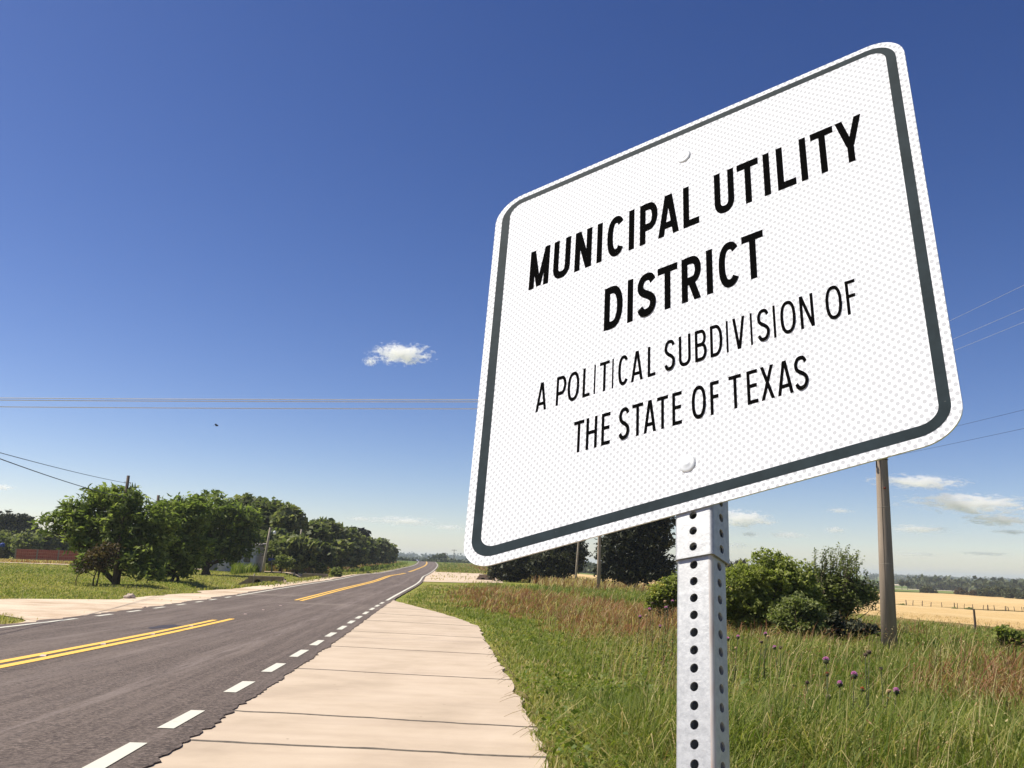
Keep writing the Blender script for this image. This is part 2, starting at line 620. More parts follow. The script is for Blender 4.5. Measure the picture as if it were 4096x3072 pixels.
rag = wob(.05, 2.5, 77)
for i in range(len(joints) - 1):
    N, M = 14, 12
    V, Fc = [], []
    for a in range(M + 1):
        s = a / M
        for k in range(N + 1):
            t = k / N
            x0, y0 = apron_pt(i, t)
            x1, y1 = apron_pt(i + 1, t)
            y = (y0 + .035) * (1 - s) + (y1 - .035) * s
            # keep the true outline on the sides
            xl, xr_ = float(LB(y)), float(RB(y)) + float(rag(y)) * .6
            x = xl + (xr_ - xl) * t
            V.append(g3(x, y, .012))
    nv = len(V)
    V += [(v[0], v[1], v[2] - .12) for v in V]
    for a in range(M):
        for k in range(N):
            j = a * (N + 1) + k
            Fc.append((j, j + 1, j + N + 2, j + N + 1))
    rim = list(range(N + 1)) + [a * (N + 1) + N for a in range(1, M + 1)] + [M * (N + 1) + k for k in range(N - 1, -1, -1)] + [a * (N + 1) for a in range(M - 1, 0, -1)]
    Fc += [(rim[(j + 1) % len(rim)], rim[j], rim[j] + nv, rim[(j + 1) % len(rim)] + nv) for j in range(len(rim))]
    o = mesh_obj('slab', V, Fc, cm.m)
    o.parent = apron
    o.matrix_parent_inverse = Matrix.Translation(-apron.location)
    if i:
        V, Fc = [], []
        wj = wob(.012, 2.4, 90 + i)
        for k in range(41):
            x, y = apron_pt(i, k / 40)
            for dy, dz in ((-.048 - float(wj(x)), .002), (-.02, .0165), (.02, .0165), (.048 + float(wj(x + 9)), .002)):
                V.append(g3(x, y + dy, dz))
        for k in range(40):
            for e in range(3):
                Fc.append((k * 4 + e, k * 4 + 4 + e, k * 4 + 5 + e, k * 4 + 1 + e))
        o = mesh_obj('joint_sealant', V, Fc, jm)
        o.parent = apron
        o.matrix_parent_inverse = Matrix.Translation(-apron.location)

# ------------------------------------------------------------------ dirt verges, tracks, fields
dm = Mat('sandy_dirt', 0.95, 0.1)
e1 = dm.noise(0.8, 6, 0.65)
e2 = dm.noise(22, 5, 0.7)
dcol = dm.ramp(e1, [(0.3, (.37, .265, .175)), (0.5, (.52, .40, .285)), (0.7, (.66, .55, .42))])
dcol = dm.mix(dm.ramp(dm.noise(2.6, 6, .7), [(0.5, 0.0), (0.68, .5)]), dcol, (.36, .255, .165))
dcol = dm.mix(dm.ramp(dm.noise(.22, 4, .6, stretch=(.4, 1.5, 1)), [(0.45, 0.0), (0.62, .75)]), dcol, (.70, .60, .46))
dcol = dm.mix(dm.ramp(e2, [(0.3, 0.45), (0.5, 0.0)]), dcol, (.26, .185, .12))
dm.color(dcol).bump(e2, 0.5, 0.02)
wd = wob(.35, .35, 5)
shoulder = sheet('dirt_shoulder', np.concatenate([np.arange(-30, 60, .5), np.arange(60, 300, 2)]),
                 lambda y: road_x(y) + pl([(-30, -9.5), (20, -4.7), (24, -4.5), (26.5, -5.6), (27.5, -8), (28.5, -11.5), (32, -13), (35.5, -10.0), (38, -6.9), (46, -6.5), (57, -5.6), (78, -5.6), (103, -4.7), (169, -4.3), (300, -4.0)])(y) + wd(y) * np.interp(y, [0, 50, 120], [1, .8, .25]),
                 lambda y: road_x(y) - LW + .1, .0, dm.m, ncol=6)
kind(shoulder, 'structure')
side_track = sheet('dirt_track', np.arange(-60, -11, .8), lambda x: pl([(-60, 25), (-22, 27.5), (-18, 28), (-14, 26), (-12, 24)])(x), lambda x: pl([(-60, 37), (-22, 34.6), (-17, 35.2), (-14, 36.6), (-12, 37)])(x) + .3 * np.sin(x * 1.7), 0, dm.m)
# (that sheet was laid out along x: swap its axes so that it lies across the view)
me = side_track.data
for v in me.vertices:
    x, y = v.co.y, v.co.x
    v.co = (x, y, float(zg(x, y)) + .006)
me.flip_normals()
kind(side_track, 'structure')
dirt_right = sheet('dirt_track', np.concatenate([np.arange(86, 120, 1.5), np.arange(120, 190, 4)]),
                   lambda y: road_x(y) + LW + .2 + wr(y) * .5,
                   lambda y: road_x(y) + pl([(86, 4.6), (88, 9.2), (92, 11.8), (110, 13), (150, 13.6), (172, 14), (182, 9.5), (190, 5)])(y) + wd(y) * .6, .01, dm.m, ncol=6)
kind(dirt_right, 'structure')
path_far = sheet('dirt_path', np.arange(-62, -17.5, 1.0), lambda x: 101 + 1.2 * np.sin(x * .12), lambda x: 107.5 + 1.5 * np.sin(x * .15 + 1), 0, dm.m)
for v in path_far.data.vertices:
    x, y = v.co.y, v.co.x
    v.co = (x, y, float(zg(x, y)) + .03)
path_far.data.flip_normals()
kind(path_far, 'structure')

wm = Mat('ripe_wheat', 0.9, 0.15)
g1 = wm.noise(0.9, 6, 0.7)
g2 = wm.noise(9, 4, 0.7)
g4 = wm.noise(.05, 3, 0.5, stretch=(.3, 1, 1))
wc = wm.ramp(g1, [(0.3, (.50, .335, .135)), (0.5, (.62, .43, .19)), (0.72, (.70, .52, .26))])
wc = wm.mix(wm.ramp(g2, [(0.3, .4), (0.55, 0.0)]), wc, (.38, .25, .10))
wc = wm.mix(wm.ramp(g4, [(0.45, 0.0), (0.65, .35)]), wc, (.72, .55, .30))
wm.color(wc).bump(g2, 0.8, 0.12)


def field(name, pts_near, pts_far, dz, mat, n=40, m=30, bumpy=0.0):
    """quad field in world XY: near edge and far edge as polylines of (x, y)"""
    def edge(p):
        p = np.array(p, float)
        t = np.concatenate([[0], np.cumsum(np.hypot(*np.diff(p, axis=0).T))])
        s = np.linspace(0, t[-1], n + 1)
        return np.stack([np.interp(s, t, p[:, 0]), np.interp(s, t, p[:, 1])], -1)
    a, b_ = edge(pts_near), edge(pts_far)
    s = np.linspace(0, 1, m + 1)[:, None, None] ** 1.6
    P = a[None] * (1 - s) + b_[None] * s
    Z = zg(P[..., 0], P[..., 1]) + dz + bumpy * RNG.normal(size=P.shape[:2])
    V = np.concatenate([P, Z[..., None]], -1).reshape(-1, 3)
    id_ = np.arange((n + 1) * (m + 1)).reshape(m + 1, n + 1)
    f = np.stack([id_[:-1, :-1], id_[:-1, 1:], id_[1:, 1:], id_[1:, :-1]], -1).reshape(-1, 4)
    k = len(V)
    V2 = V.copy()
    V2[:, 2] -= dz + .1
    rim = list(id_[0, :]) + list(id_[1:, -1]) + list(id_[-1, -2::-1]) + list(id_[-2:0:-1, 0])
    f = [tuple(q) for q in f] + [(rim[(i + 1) % len(rim)], rim[i], rim[i] + k, rim[(i + 1) % len(rim)] + k) for i in range(len(rim))]
    o = mesh_obj(name, np.concatenate([V, V2]), f, mat)
    return kind(o, 'structure')


field('wheat_field', [(16, 66), (30, 60), (55, 52), (110, 40)], [(38, 172), (70, 176), (140, 186), (240, 200)], .45, wm.m, bumpy=.05)
field('wheat_field', [(39, 178), (70, 182), (141, 192), (245, 206)], [(10, 330), (120, 350), (170, 372), (230, 362), (330, 340)], .45, wm.m, bumpy=.04)
field('wheat_field', [(2, 150), (14, 146), (30, 150)], [(4, 215), (24, 218), (38, 176)], .45, wm.m, bumpy=.04)
mm = Mat('green_meadow', 0.95, 0.1)
h1 = mm.noise(.05, 5, .6)
mm.color(mm.ramp(h1, [(0.3, S((88, 104, 50))), (0.7, S((128, 136, 78)))]))
field('meadow', [(60, 380), (160, 400), (230, 388), (360, 350)], [(90, 640), (250, 620), (420, 560)], .2, mm.m, m=12)
field('meadow', [(6, 225), (26, 230), (45, 232)], [(10, 420), (40, 430), (80, 400)], .2, mm.m, m=12)
pm = Mat('pale_stubble', 0.95, 0.1)
pm.color(pm.ramp(pm.noise(.03, 4, .6), [(0.3, (.48, .40, .28)), (0.7, (.60, .52, .38))]))
field('stubble_field', [(160, 560), (260, 560), (360, 545)], [(200, 640), (300, 640), (420, 610)], .3, pm.m, m=8)
field('stubble_field', [(300, 900), (420, 880), (520, 850)], [(330, 1000), (450, 990), (560, 950)], .4, pm.m, m=8)
field('stubble_field', [(-20, 900), (20, 910), (60, 900)], [(-25, 1000), (25, 1010), (80, 1000)], .4, pm.m, m=8)

# ------------------------------------------------------------------ the road sign
SG = 0.9
SIGN_C = Vector((0.31058401, 1.75017084, 0.53349291)) * SG + Vector((0, 0, CAM_H))
UX = Vector((0.76129696, -0.62273629, 0.18062792)).normalized()
UZ = Vector((0.05696017, 0.34172658, 0.93807168)).normalized()
NB = UZ.cross(UX).normalized()      # into the back of the plate
HI = np.array([[1.0073389711974245, -0.0030096775242620362, 0.03694066051790939], [-0.010882799113362535, 1.0216401846771006, -0.013644752114777687], [0.14412463379644033, -0.05602235043570522, 1.0]])
POST_L = -2.05                        # local height of the buried foot
post_x = lambda z: (0.0402 + 0.0140 * (z / SG + .62)) * SG


def R2(u, v, depth=0.0):
    """plate coordinates (unit width, +-0.46 high) -> local metres; depth > 0 is in front of the plate"""
    a = HI @ np.array([u, v, 1.0])
    return (a[0] / a[2] * SG, -depth, a[1] / a[2] * SG)


foot = Vector((post_x(POST_L + .2), .03, POST_L + .2))
MS = Matrix(((UX.x, NB.x, UZ.x, SIGN_C.x), (UX.y, NB.y, UZ.y, SIGN_C.y), (UX.z, NB.z, UZ.z, SIGN_C.z), (0, 0, 0, 1)))
sign = bpy.data.objects.new('road_sign', None)
COL.objects.link(sign)
sign.matrix_world = MS @ Matrix.Translation(foot)
tag(sign, 'large white sign reading MUNICIPAL UTILITY DISTRICT on a perforated steel post', 'sign')


def spart(name, v, f, mat, smooth=False):
    return mesh_obj(name, [tuple(Vector(p) - foot) for p in v], f, mat, sign, smooth)


# sheeting: white with the grey dot lattice of prismatic film
sm = Mat('reflective_white_sheeting', 0.75, 0.08)
P = 0.0157 * SG
mp = sm.n('ShaderNodeMapping')
mp.inputs['Scale'].default_value = (1 / P, 1 / P, 1 / P)
sm.l(sm.n('ShaderNodeTexCoord').outputs['Object'], mp.inputs['Vector'])


def lattice(ofs):
    ad = sm.n('ShaderNodeVectorMath', operation='ADD')
    ad.inputs[1].default_value = (ofs, 0, ofs)
    sm.l(mp.outputs['Vector'], ad.inputs[0])
    fr = sm.n('ShaderNodeVectorMath', operation='FRACTION')
    sm.l(ad.outputs[0], fr.inputs[0])
    sb = sm.n('ShaderNodeVectorMath', operation='SUBTRACT')
    sb.inputs[1].default_value = (.5, .5, .5)
    sm.l(fr.outputs[0], sb.inputs[0])
    ml = sm.n('ShaderNodeVectorMath', operation='MULTIPLY')
    ml.inputs[1].default_value = (1, 0, .92)
    sm.l(sb.outputs[0], ml.inputs[0])
    ln = sm.n('ShaderNodeVectorMath', operation='LENGTH')
    sm.l(ml.outputs[0], ln.inputs[0])
    return ln.outputs['Value']


dmin = sm.math('MINIMUM', lattice(0.0), lattice(0.5))
smud = sm.noise(7, 5, .65, obj=True)
white = sm.mix(sm.ramp(smud, [(.35, .10), (.6, 0.0)]), (.80, .815, .85), (.72, .735, .76))
sm.color(sm.mix(sm.ramp(dmin, [(.195, 1.0), (.235, 0.0)]), white, (.49, .505, .53)))
alm = simple('raw_aluminium', (.55, .56, .57), .4, .5, .7, var=.08, scale=4)


def rrect(x0, x1, z0, z1, r, rz=None, n=10):
    rz = rz or r * 1.0
    o = []
    for cx, cz, a0 in ((x1 - r, z1 - rz, 0), (x0 + r, z1 - rz, 90), (x0 + r, z0 + rz, 180), (x1 - r, z0 + rz, 270)):
        for k in range(n + 1):
            a = math.radians(a0 + 90 * k / n)
            o.append((cx + r * math.cos(a), cz + rz * math.sin(a)))
    return o


ol = rrect(-.5, .5, -.461, .461, .074, .058)
nO = len(ol)
front = [R2(u, v, 0) for u, v in ol]
back = [(x, y + .0028, z) for x, y, z in front]
spart('plate_back', front + back, [tuple(range(2 * nO - 1, nO - 1, -1))[::1]] + [(i, (i + 1) % nO, nO + (i + 1) % nO, nO + i) for i in range(nO)], alm)
spart('plate_face', [R2(u, v, .0003) for u, v in ol], [tuple(range(nO))[::-1]], sm.m)

bm_ = Mat('dark_green_black_ink', 0.7, 0.12)
sc1 = bm_.noise(26, 4, .7, obj=True)
sc2 = bm_.noise(140, 2, .5, obj=True)
bc = bm_.ramp(sc1, [(.35, (.010, .019, .024)), (.7, (.019, .032, .040))])
bm_.color(bm_.mix(bm_.ramp(sc2, [(.76, 0.0), (.82, .5)]), bc, (.25, .26, .25)))
bo = rrect(-.4815, .4822, -.4425, .4500, .058, .046)
bi = rrect(-.4588, .4618, -.4222, .4360, .036, .028)
n_ = len(bo)
spart('border', [R2(u, v, .0006) for u, v in bo] + [R2(u, v, .0006) for u, v in bi], [(i, n_ + i, n_ + (i + 1) % n_, (i + 1) % n_) for i in range(n_)], bm_.m)

ink = Mat('black_ink', 0.9, 0.0).color((.004, .004, .004)).m
YS = 1.38       # the plate frame is taller than the lettering's own proportions


class Letter:
    """strokes in a box W x H with pen t, bottom left at the origin"""

    def __init__(self, W, H, t):
        self.W, self.H, self.t = W, H, t
        self.polys = []

    def bar(self, xa, ya, xb, yb, t=None):
        t = t or self.t
        s = t / 2 * math.sqrt(1 + ((xb - xa) / (yb - ya)) ** 2)
        self.polys.append([(xa - s, ya), (xa + s, ya), (xb + s, yb), (xb - s, yb)])

    def hb(self, x0, x1, y, t=None):
        t = (t or self.t) * .92
        self.polys.append([(x0, y - t / 2), (x1, y - t / 2), (x1, y + t / 2), (x0, y + t / 2)])

    def curve(self, pts, t=None):
        t = t or self.t
        p = np.array(pts, float)
        d = np.gradient(p, axis=0)
        d /= np.hypot(d[:, 0], d[:, 1])[:, None] + 1e-12
        nrm = np.stack([-d[:, 1], d[:, 0]], -1) * t / 2
        a, b = p + nrm, p - nrm
        for i in range(len(p) - 1):
            self.polys.append([tuple(a[i]), tuple(a[i + 1]), tuple(b[i + 1]), tuple(b[i])])

    def arc(self, cx, cy, rx, ry, a0, a1, n=22, e=2.3):
        o = []
        for k in range(n + 1):
            a = math.radians(a0 + (a1 - a0) * k / n)
            c, s = math.cos(a), math.sin(a)
            o.append((cx + rx * math.copysign(abs(c) ** (2 / e), c), cy + ry * math.copysign(abs(s) ** (2 / e), s)))
        return o


def spline(P, n=8):
    P = [np.array(p, float) for p in P]
    P = [2 * P[0] - P[1]] + P + [2 * P[-1] - P[-2]]
    o = []
    for i in range(1, len(P) - 2):
        for k in range(n):
            t = k / n
            o.append(tuple(.5 * ((2 * P[i]) + (-P[i - 1] + P[i + 1]) * t + (2 * P[i - 1] - 5 * P[i] + 4 * P[i + 1] - P[i + 2]) * t * t + (-P[i - 1] + 3 * P[i] - 3 * P[i + 1] + P[i + 2]) * t ** 3)))
    o.append(tuple(P[-2]))
    return o


def glyph(ch, W, H, t):
    L = Letter(W, H, t)
    h = t / 2
    hv = h * .92
    if ch == 'I':
        L.bar(W / 2, 0, W / 2, H, W)
    elif ch == 'L':
        L.bar(h, 0, h, H)
        L.hb(h, W, hv)
    elif ch == 'T':
        L.bar(W / 2, 0, W / 2, H)
        L.hb(0, W, H - hv)
    elif ch == 'H':
        L.bar(h, 0, h, H)
        L.bar(W - h, 0, W - h, H)
        L.hb(h, W - h, H * .52)
    elif ch in 'EF':
        L.bar(h, 0, h, H)
        L.hb(h, W, H - hv)
        L.hb(h, W * .92, H * .53)
        if ch == 'E':
            L.hb(h, W, hv)
    elif ch == 'A':
        s = h * 1.12
        for sg in (-1, 1):
            L.bar(W / 2 + sg * (W / 2 - s), 0, W / 2 + sg * h * .25, H)
        L.hb(W * .22, W * .78, H * .25)
    elif ch == 'V':
        s = h * 1.12
        for sg in (-1, 1):
            L.bar(W / 2 + sg * h * .25, 0, W / 2 + sg * (W / 2 - s), H)
    elif ch == 'X':
        s = h * 1.2
        L.bar(s, 0, W - s, H)
        L.bar(W - s, 0, s, H)
    elif ch == 'Y':
        s = h * 1.15
        L.bar(W / 2, 0, W / 2, H * .44)
        L.bar(W / 2 - h * .1, H * .36, s, H)
        L.bar(W / 2 + h * .1, H * .36, W - s, H)
    elif ch == 'N':
        L.bar(h, 0, h, H)
        L.bar(W - h, 0, W - h, H)
        L.bar(h * 1.05, H, W - h * 1.05, 0)
    elif ch == 'M':
        L.bar(h, 0, h, H)
        L.bar(W - h, 0, W - h, H)
        L.bar(h * 1.0, H, W / 2, H * .02, t * .85)
        L.bar(W - h * 1.0, H, W / 2, H * .02, t * .85)
    elif ch == 'U':
        ry = W * .52
        L.bar(h, ry, h, H)
        L.bar(W - h, ry, W - h, H)
        L.curve(L.arc(W / 2, ry, W / 2 - h, ry - hv, 180, 360))
    elif ch == 'O':
        L.curve(L.arc(W / 2, H / 2, W / 2 - h, H / 2 - hv, 0, 360, 44, 2.35))
    elif ch == 'C':
        L.curve(L.arc(W / 2 + h * .2, H / 2, W / 2 - h, H / 2 - hv, 42, 318, 36, 2.35))
    elif ch == 'D':
        L.bar(h, 0, h, H)
        p = [(h, H - hv), (W * .42, H - hv)] + L.arc(W * .42, H / 2, W * .58 - h, H / 2 - hv, 88, -88, 24, 2.25) + [(W * .42, hv), (h, hv)]
        L.curve(p)
    elif ch in 'PRB':
        L.bar(h, 0, h, H)
        yb = H * (.40 if ch == 'P' else .45 if ch == 'R' else .52)
        cy = (H - hv + yb) / 2
        wr_ = W if ch != 'B' else W * .95
        L.curve([(h, H - hv), (W * .5, H - hv)] + L.arc(W * .5, cy, wr_ - h - W * .5, H - hv - cy, 85, -85, 20, 2.2) + [(W * .5, yb), (h, yb)])
        if ch == 'R':
            L.bar(W * .48, yb, W - h * 1.25, 0)
        if ch == 'B':
            cy = (yb + hv) / 2
            L.curve([(h, yb), (W * .52, yb)] + L.arc(W * .52, cy, W - h - W * .52, yb - cy, 85, -85, 20, 2.2) + [(W * .52, hv), (h, hv)])
    elif ch == 'S':
        x = lambda f: h + (W - t) * f
        y = lambda f: hv + (H - 2 * hv) * f
        L.curve(spline([(x(.97), y(.84)), (x(.80), y(.965)), (x(.5), y(1.0)), (x(.2), y(.955)), (x(.03), y(.80)), (x(.08), y(.65)), (x(.30), y(.555)), (x(.68), y(.455)), (x(.94), y(.345)), (x(.98), y(.19)), (x(.80), y(.045)), (x(.48), y(0)), (x(.18), y(.035)), (x(.02), y(.16))]))
    return L.polys


def c4x(xa, line):
    return xa


def line_of_text(letters, top, base, pen):
    """letters: (char, x0, x1); top/base: (value at 0, slope) in plate coordinates"""
    V, F = [], []
    for ch, x0, x1 in letters:
        H = (top[0] - base[0] + (top[1] - base[1]) * (x0 + x1) / 2) / YS
        for i, poly in enumerate(glyph(ch, x1 - x0, H, pen)):
            k = len(V)
            for (x, y) in poly:
                u = x0 + x
                b0, t0 = base[0] + base[1] * u, top[0] + top[1] * u
                v = b0 + (t0 - b0) * y / H
                V.append(R2(u, v, .0007 + .000012 * i))
            F.append(tuple(range(k, k + len(poly)))[::-1])
    o = spart('lettering', V, F, ink)
    return o


line_of_text([('M', -.389, -.3372), ('U', -.326, -.282), ('N', -.270, -.227), ('I', -.2135, -.2003), ('C', -.1886, -.1450), ('I', -.1337, -.1204), ('P', -.1064, -.0637), ('A', -.0628, -.0122), ('L', -.0021, .0347),
              ('U', .0708, .1156), ('T', .1235, .1716), ('I', .1825, .1963), ('L', .2118, .2514), ('I', .2628, .2767), ('T', .2874, .3354), ('Y', .3402, .3961)], (.2823, .0205), (.1738, .0115), .0137)
line_of_text([('D', -.1895, -.1454), ('I', -.1339, -.1207), ('S', -.1108, -.0666), ('T', -.0631, -.0175), ('R', -.0079, .0357), ('I', .0478, .0615), ('C', .0738, .1208), ('T', .1263, .1726)], (.0950, .005), (-.0128, -.007), .0136)


def inv_line(p):
    """x positions measured along a text line, photo pixel -> plate x"""
    Hm = np.linalg.inv(HI)
    o = []
    for x, y in p:
        d = ray(x, y)
        n = -NB
        c = SIGN_C - Vector((0, 0, CAM_H))
        tt = n.dot(c) / n.dot(d)
        qv = (d * tt - c) / SG
        a = Hm @ np.array([qv.dot(UX), qv.dot(UZ), 1.0])
        o.append(a[0] / a[2])
    return o


k4 = 1450 / 2212
L3 = [('A', 145, 211), ('P', 268, 328), ('O', 338, 408), ('L', 430, 474), ('I', 498, 507), ('T', 532, 592), ('I', 608, 617), ('C', 645, 708), ('A', 724, 797), ('L', 826, 873), ('S', 928, 993), ('U', 1016, 1088), ('B', 1114, 1185), ('D', 1207, 1281), ('I', 1305, 1317), ('V', 1344, 1420), ('I', 1452, 1464), ('S', 1495, 1569), ('I', 1592, 1606), ('O', 1636, 1728), ('N', 1755, 1838), ('O', 1912, 2010), ('F', 2037, 2097)]
y3 = lambda x: 820 - (x - 178) * .3205
T3 = []
for ch, a, b in L3:
    x0, x1 = inv_line([(2050 + a * k4, 1050 + y3(a) * k4), (2050 + b * k4, 1050 + y3(b) * k4)])
    T3.append((ch, x0, x1))
line_of_text(T3, (-.0888, -.0125), (-.1588, -.0215), .0056)
L4 = [('T', 374, 436), ('H', 450, 517), ('E', 544, 597), ('S', 650, 715), ('T', 731, 797), ('A', 801, 877), ('T', 883, 950), ('E', 976, 1034), ('O', 1095, 1181), ('F', 1208, 1262), ('T', 1322, 1398), ('E', 1432, 1497), ('X', 1515, 1598), ('A', 1615, 1711), ('S', 1722, 1805)]
y4 = lambda x: 1058 - (x - 400) * .2740
T4 = []
for ch, a, b in L4:
    x0, x1 = inv_line([(2050 + a * k4, 1050 + y4(a) * k4), (2050 + b * k4, 1050 + y4(b) * k4)])
    T4.append((ch, x0, x1))
line_of_text(T4, (-.2118, -.030), (-.2818, -.031), .0060)

# bolts
boltm = simple('zinc_bolt', (.66, .68, .68), .42, .5, .25, var=.08, scale=30)
for u, v in ((0.0015, .3705), (-.001, -.368)):
    V, F = [], []
    prof = [(.0165, 0.0), (.0163, .0010), (.0150, .0018), (.0115, .0026), (.0060, .0030), (.0050, .0036), (0.0, .0039)]
    c = R2(u, v)
    nn = 22
    for r_, h_ in prof[:-1]:
        for k in range(nn):
            a = 2 * math.pi * k / nn
            V.append((c[0] + r_ * SG * math.cos(a), -h_ - .0005, c[2] + r_ * SG * math.sin(a)))
    V.append((c[0], -prof[-1][1], c[2]))
    for j in range(len(prof) - 2):
        for k in range(nn):
            k2 = (k + 1) % nn
            F.append((j * nn + k, (j + 1) * nn + k, (j + 1) * nn + k2, j * nn + k2))
    for k in range(nn):
        F.append(((len(prof) - 2) * nn + k, len(V) - 1, (len(prof) - 2) * nn + (k + 1) % nn))
    spart('bolt', V, F, boltm, True)

gal = Mat('galvanised_steel', 0.55, 0.4, 0.55)
q1 = gal.noise(95, 4, .7, obj=True)
q2 = gal.noise(9, 4, .6, obj=True)
gc = gal.ramp(q1, [(.35, (.36, .37, .38)), (.6, (.455, .465, .472))])
gal.color(gal.mix(gal.ramp(q2, [(.5, 0.0), (.75, .4)]), gc, (.36, .36, .355))).bump(q1, .25, .002)
galr = Mat('galvanised_steel_worn_edge', 0.6, 0.4, 0.1)
q3 = galr.noise(11, 4, .7, obj=True, stretch=(1, 1, .3))
galr.color(galr.ramp(q3, [(.42, (.52, .50, .48)), (.55, (.36, .27, .23)), (.7, (.27, .16, .13))]))


def perforated_tube(name, x0, x1, y0, depth, z0, z1, pitch, zh, hole, rad=.0055, corner=None):
    """square tube with a hole every pitch on all four faces; zh = height of one hole"""
    V, F, M = [], [], []
    xc = (x0 + x1) / 2
    w_ = x1 - x0

    def face(o, ax, width):
        # o(s, z): point on the face at lateral s
        hw = width / 2 - rad
        k0 = math.floor((z0 - zh) / pitch)
        cells = []
        za = z0
        k = k0
        while za < z1 - 1e-6:
            zb = min(z1, zh + (k + .5) * pitch)
            if zb > za + 1e-6:
                cells.append((za, zb, zh + k * pitch))
                za = zb
            k += 1
        for za, zb, zc in cells:
            if zc - hole < za + .0006 or zc + hole > zb - .0006:
                n0 = len(V)
                V.extend([o(-hw, za), o(hw, za), o(hw, zb), o(-hw, zb)])
                F.append((n0, n0 + 1, n0 + 2, n0 + 3))
                M.append(0)
                continue
            angs = sorted([2 * math.pi * j / 20 for j in range(20)] + [math.atan2(sz, sx) % (2 * math.pi) for sx in (-hw, hw) for sz in (za - zc, zb - zc)])
            n0 = len(V)
            for a in angs:
                ca, sa = math.cos(a), math.sin(a)
                t = min(hw / abs(ca) if abs(ca) > 1e-9 else 9, ((zb - zc) if sa > 0 else (zc - za)) / abs(sa) if abs(sa) > 1e-9 else 9)
                V.append(o(ca * t, zc + sa * t))
                V.append(o(ca * hole, zc + sa * hole))
                V.append(o(ca * hole, zc + sa * hole, .003))
            m = len(angs)
            for j in range(m):
                j2 = (j + 1) % m
                F.append((n0 + 3 * j, n0 + 3 * j2, n0 + 3 * j2 + 1, n0 + 3 * j + 1))
                F.append((n0 + 3 * j + 1, n0 + 3 * j2 + 1, n0 + 3 * j2 + 2, n0 + 3 * j + 2))
                M.extend([0, 0])
    sh = lambda z: post_x(z) - post_x(-.5)
    yc = y0 + depth / 2
    face(lambda s, z, e=0: (xc + s + sh(z), y0 + e, z), 0, w_)
    face(lambda s, z, e=0: (xc - s + sh(z), y0 + depth - e, z), 0, w_)
    face(lambda s, z, e=0: (x1 - e + sh(z), yc + s, z), 0, depth)
    face(lambda s, z, e=0: (x0 + e + sh(z), yc - s, z), 0, depth)
    for cx, cy, a0 in ((x0 + rad, y0 + rad, 180), (x1 - rad, y0 + rad, 270), (x1 - rad, y0 + depth - rad, 0), (x0 + rad, y0 + depth - rad, 90)):
        n0 = len(V)
        for j in range(6):
            a = math.radians(a0 + 18 * j)
            for z in (z0, z1):
                V.append((cx + rad * math.cos(a) + sh(z), cy + rad * math.sin(a), z))
        for j in range(5):
            F.append((n0 + 2 * j, n0 + 2 * j + 2, n0 + 2 * j + 3, n0 + 2 * j + 1))
            M.append(1 if (corner and a0 == 270) else 0)
    o = spart(name, V, F, gal.m)
    o.data.materials.append(galr.m)
    o.data.polygons.foreach_set('material_index', np.array(M, np.int32))
    return o


pt = .0284 * SG
zhole = -.6233 * SG
perforated_tube('post', .0068 * SG, .0737 * SG, .0085, .047, POST_L, -.20 * SG, pt, zhole, .0073 * SG, corner=True)
perforated_tube('post_sleeve', .0062 * SG, .0788 * SG, .0035, .057, -.5545 * SG, .44 * SG, pt, zhole + .0012, .0073 * SG)
# rim that closes the lower end of the sleeve wall
V, F = [], []
z = -.5545 * SG
s0 = post_x(z) - post_x(-.5)
o1 = rrect(.0062 * SG + s0, .0788 * SG + s0, .0035, .0605, .0055)
o2 = rrect(.0062 * SG + s0 + .0035, .0788 * SG + s0 - .0035, .007, .057, .003)
V = [(x, y, z) for x, y in o1] + [(x, y, z) for x, y in o2]
F = [(i, (i + 1) % len(o1), len(o1) + (i + 1) % len(o1), len(o1) + i) for i in range(len(o1))]
spart('sleeve_rim', V, F, simple('cut_steel_edge', (.16, .16, .16), .6, .4))

# ------------------------------------------------------------------ poles and wires
conc = Mat('pole_concrete', 0.9, 0.2)
k1 = conc.noise(60, 5, .7, obj=True)
k2 = conc.noise(2.5, 4, .6, obj=True, stretch=(3, 3, .4))
kc = conc.ramp(k2, [(.3, (.27, .215, .165)), (.7, (.37, .30, .235))])
conc.color(conc.mix(conc.ramp(k1, [(.3, .35), (.55, 0.0)]), kc, (.18, .15, .12))).bump(k1, .3, .01)
woodm = simple('weathered_pole_wood', (.12, .095, .075), .9, .15, var=.35, scale=5)
greyw = simple('pale_pole_wood', (.34, .29, .23), .9, .15, var=.25, scale=5)
steel = simple('dark_steel', (.035, .037, .045), .5, .5, .5)
porc = simple('white_porcelain', (.75, .75, .72), .3, .5)
wirem = simple('aluminium_wire', (.92, .92, .93), .6, .5, 0, var=.02)
greywire = simple('grey_wire', (.42, .44, .50), .5, .3)
wired = simple('dark_wire', (.03, .035, .045), .6, .3)


def pole(name, px, Y, top, r0, r1, mat, label, group, lean=0.0):
    b = base_at(px, Y)
    t = empty(name, b, label, 'pole', group)
    m = MB()
    H = top - b.z
    m.tube([(0, 0, -.3), (lean * .3, 0, H * .33), (lean * .66, 0, H * .66), (lean, 0, H)], [r0 * 1.02, r0 * .67 + r1 * .33, r0 * .34 + r1 * .66, r1], 20)
    m.build('shaft', mat, t, True)
    return t, b, H


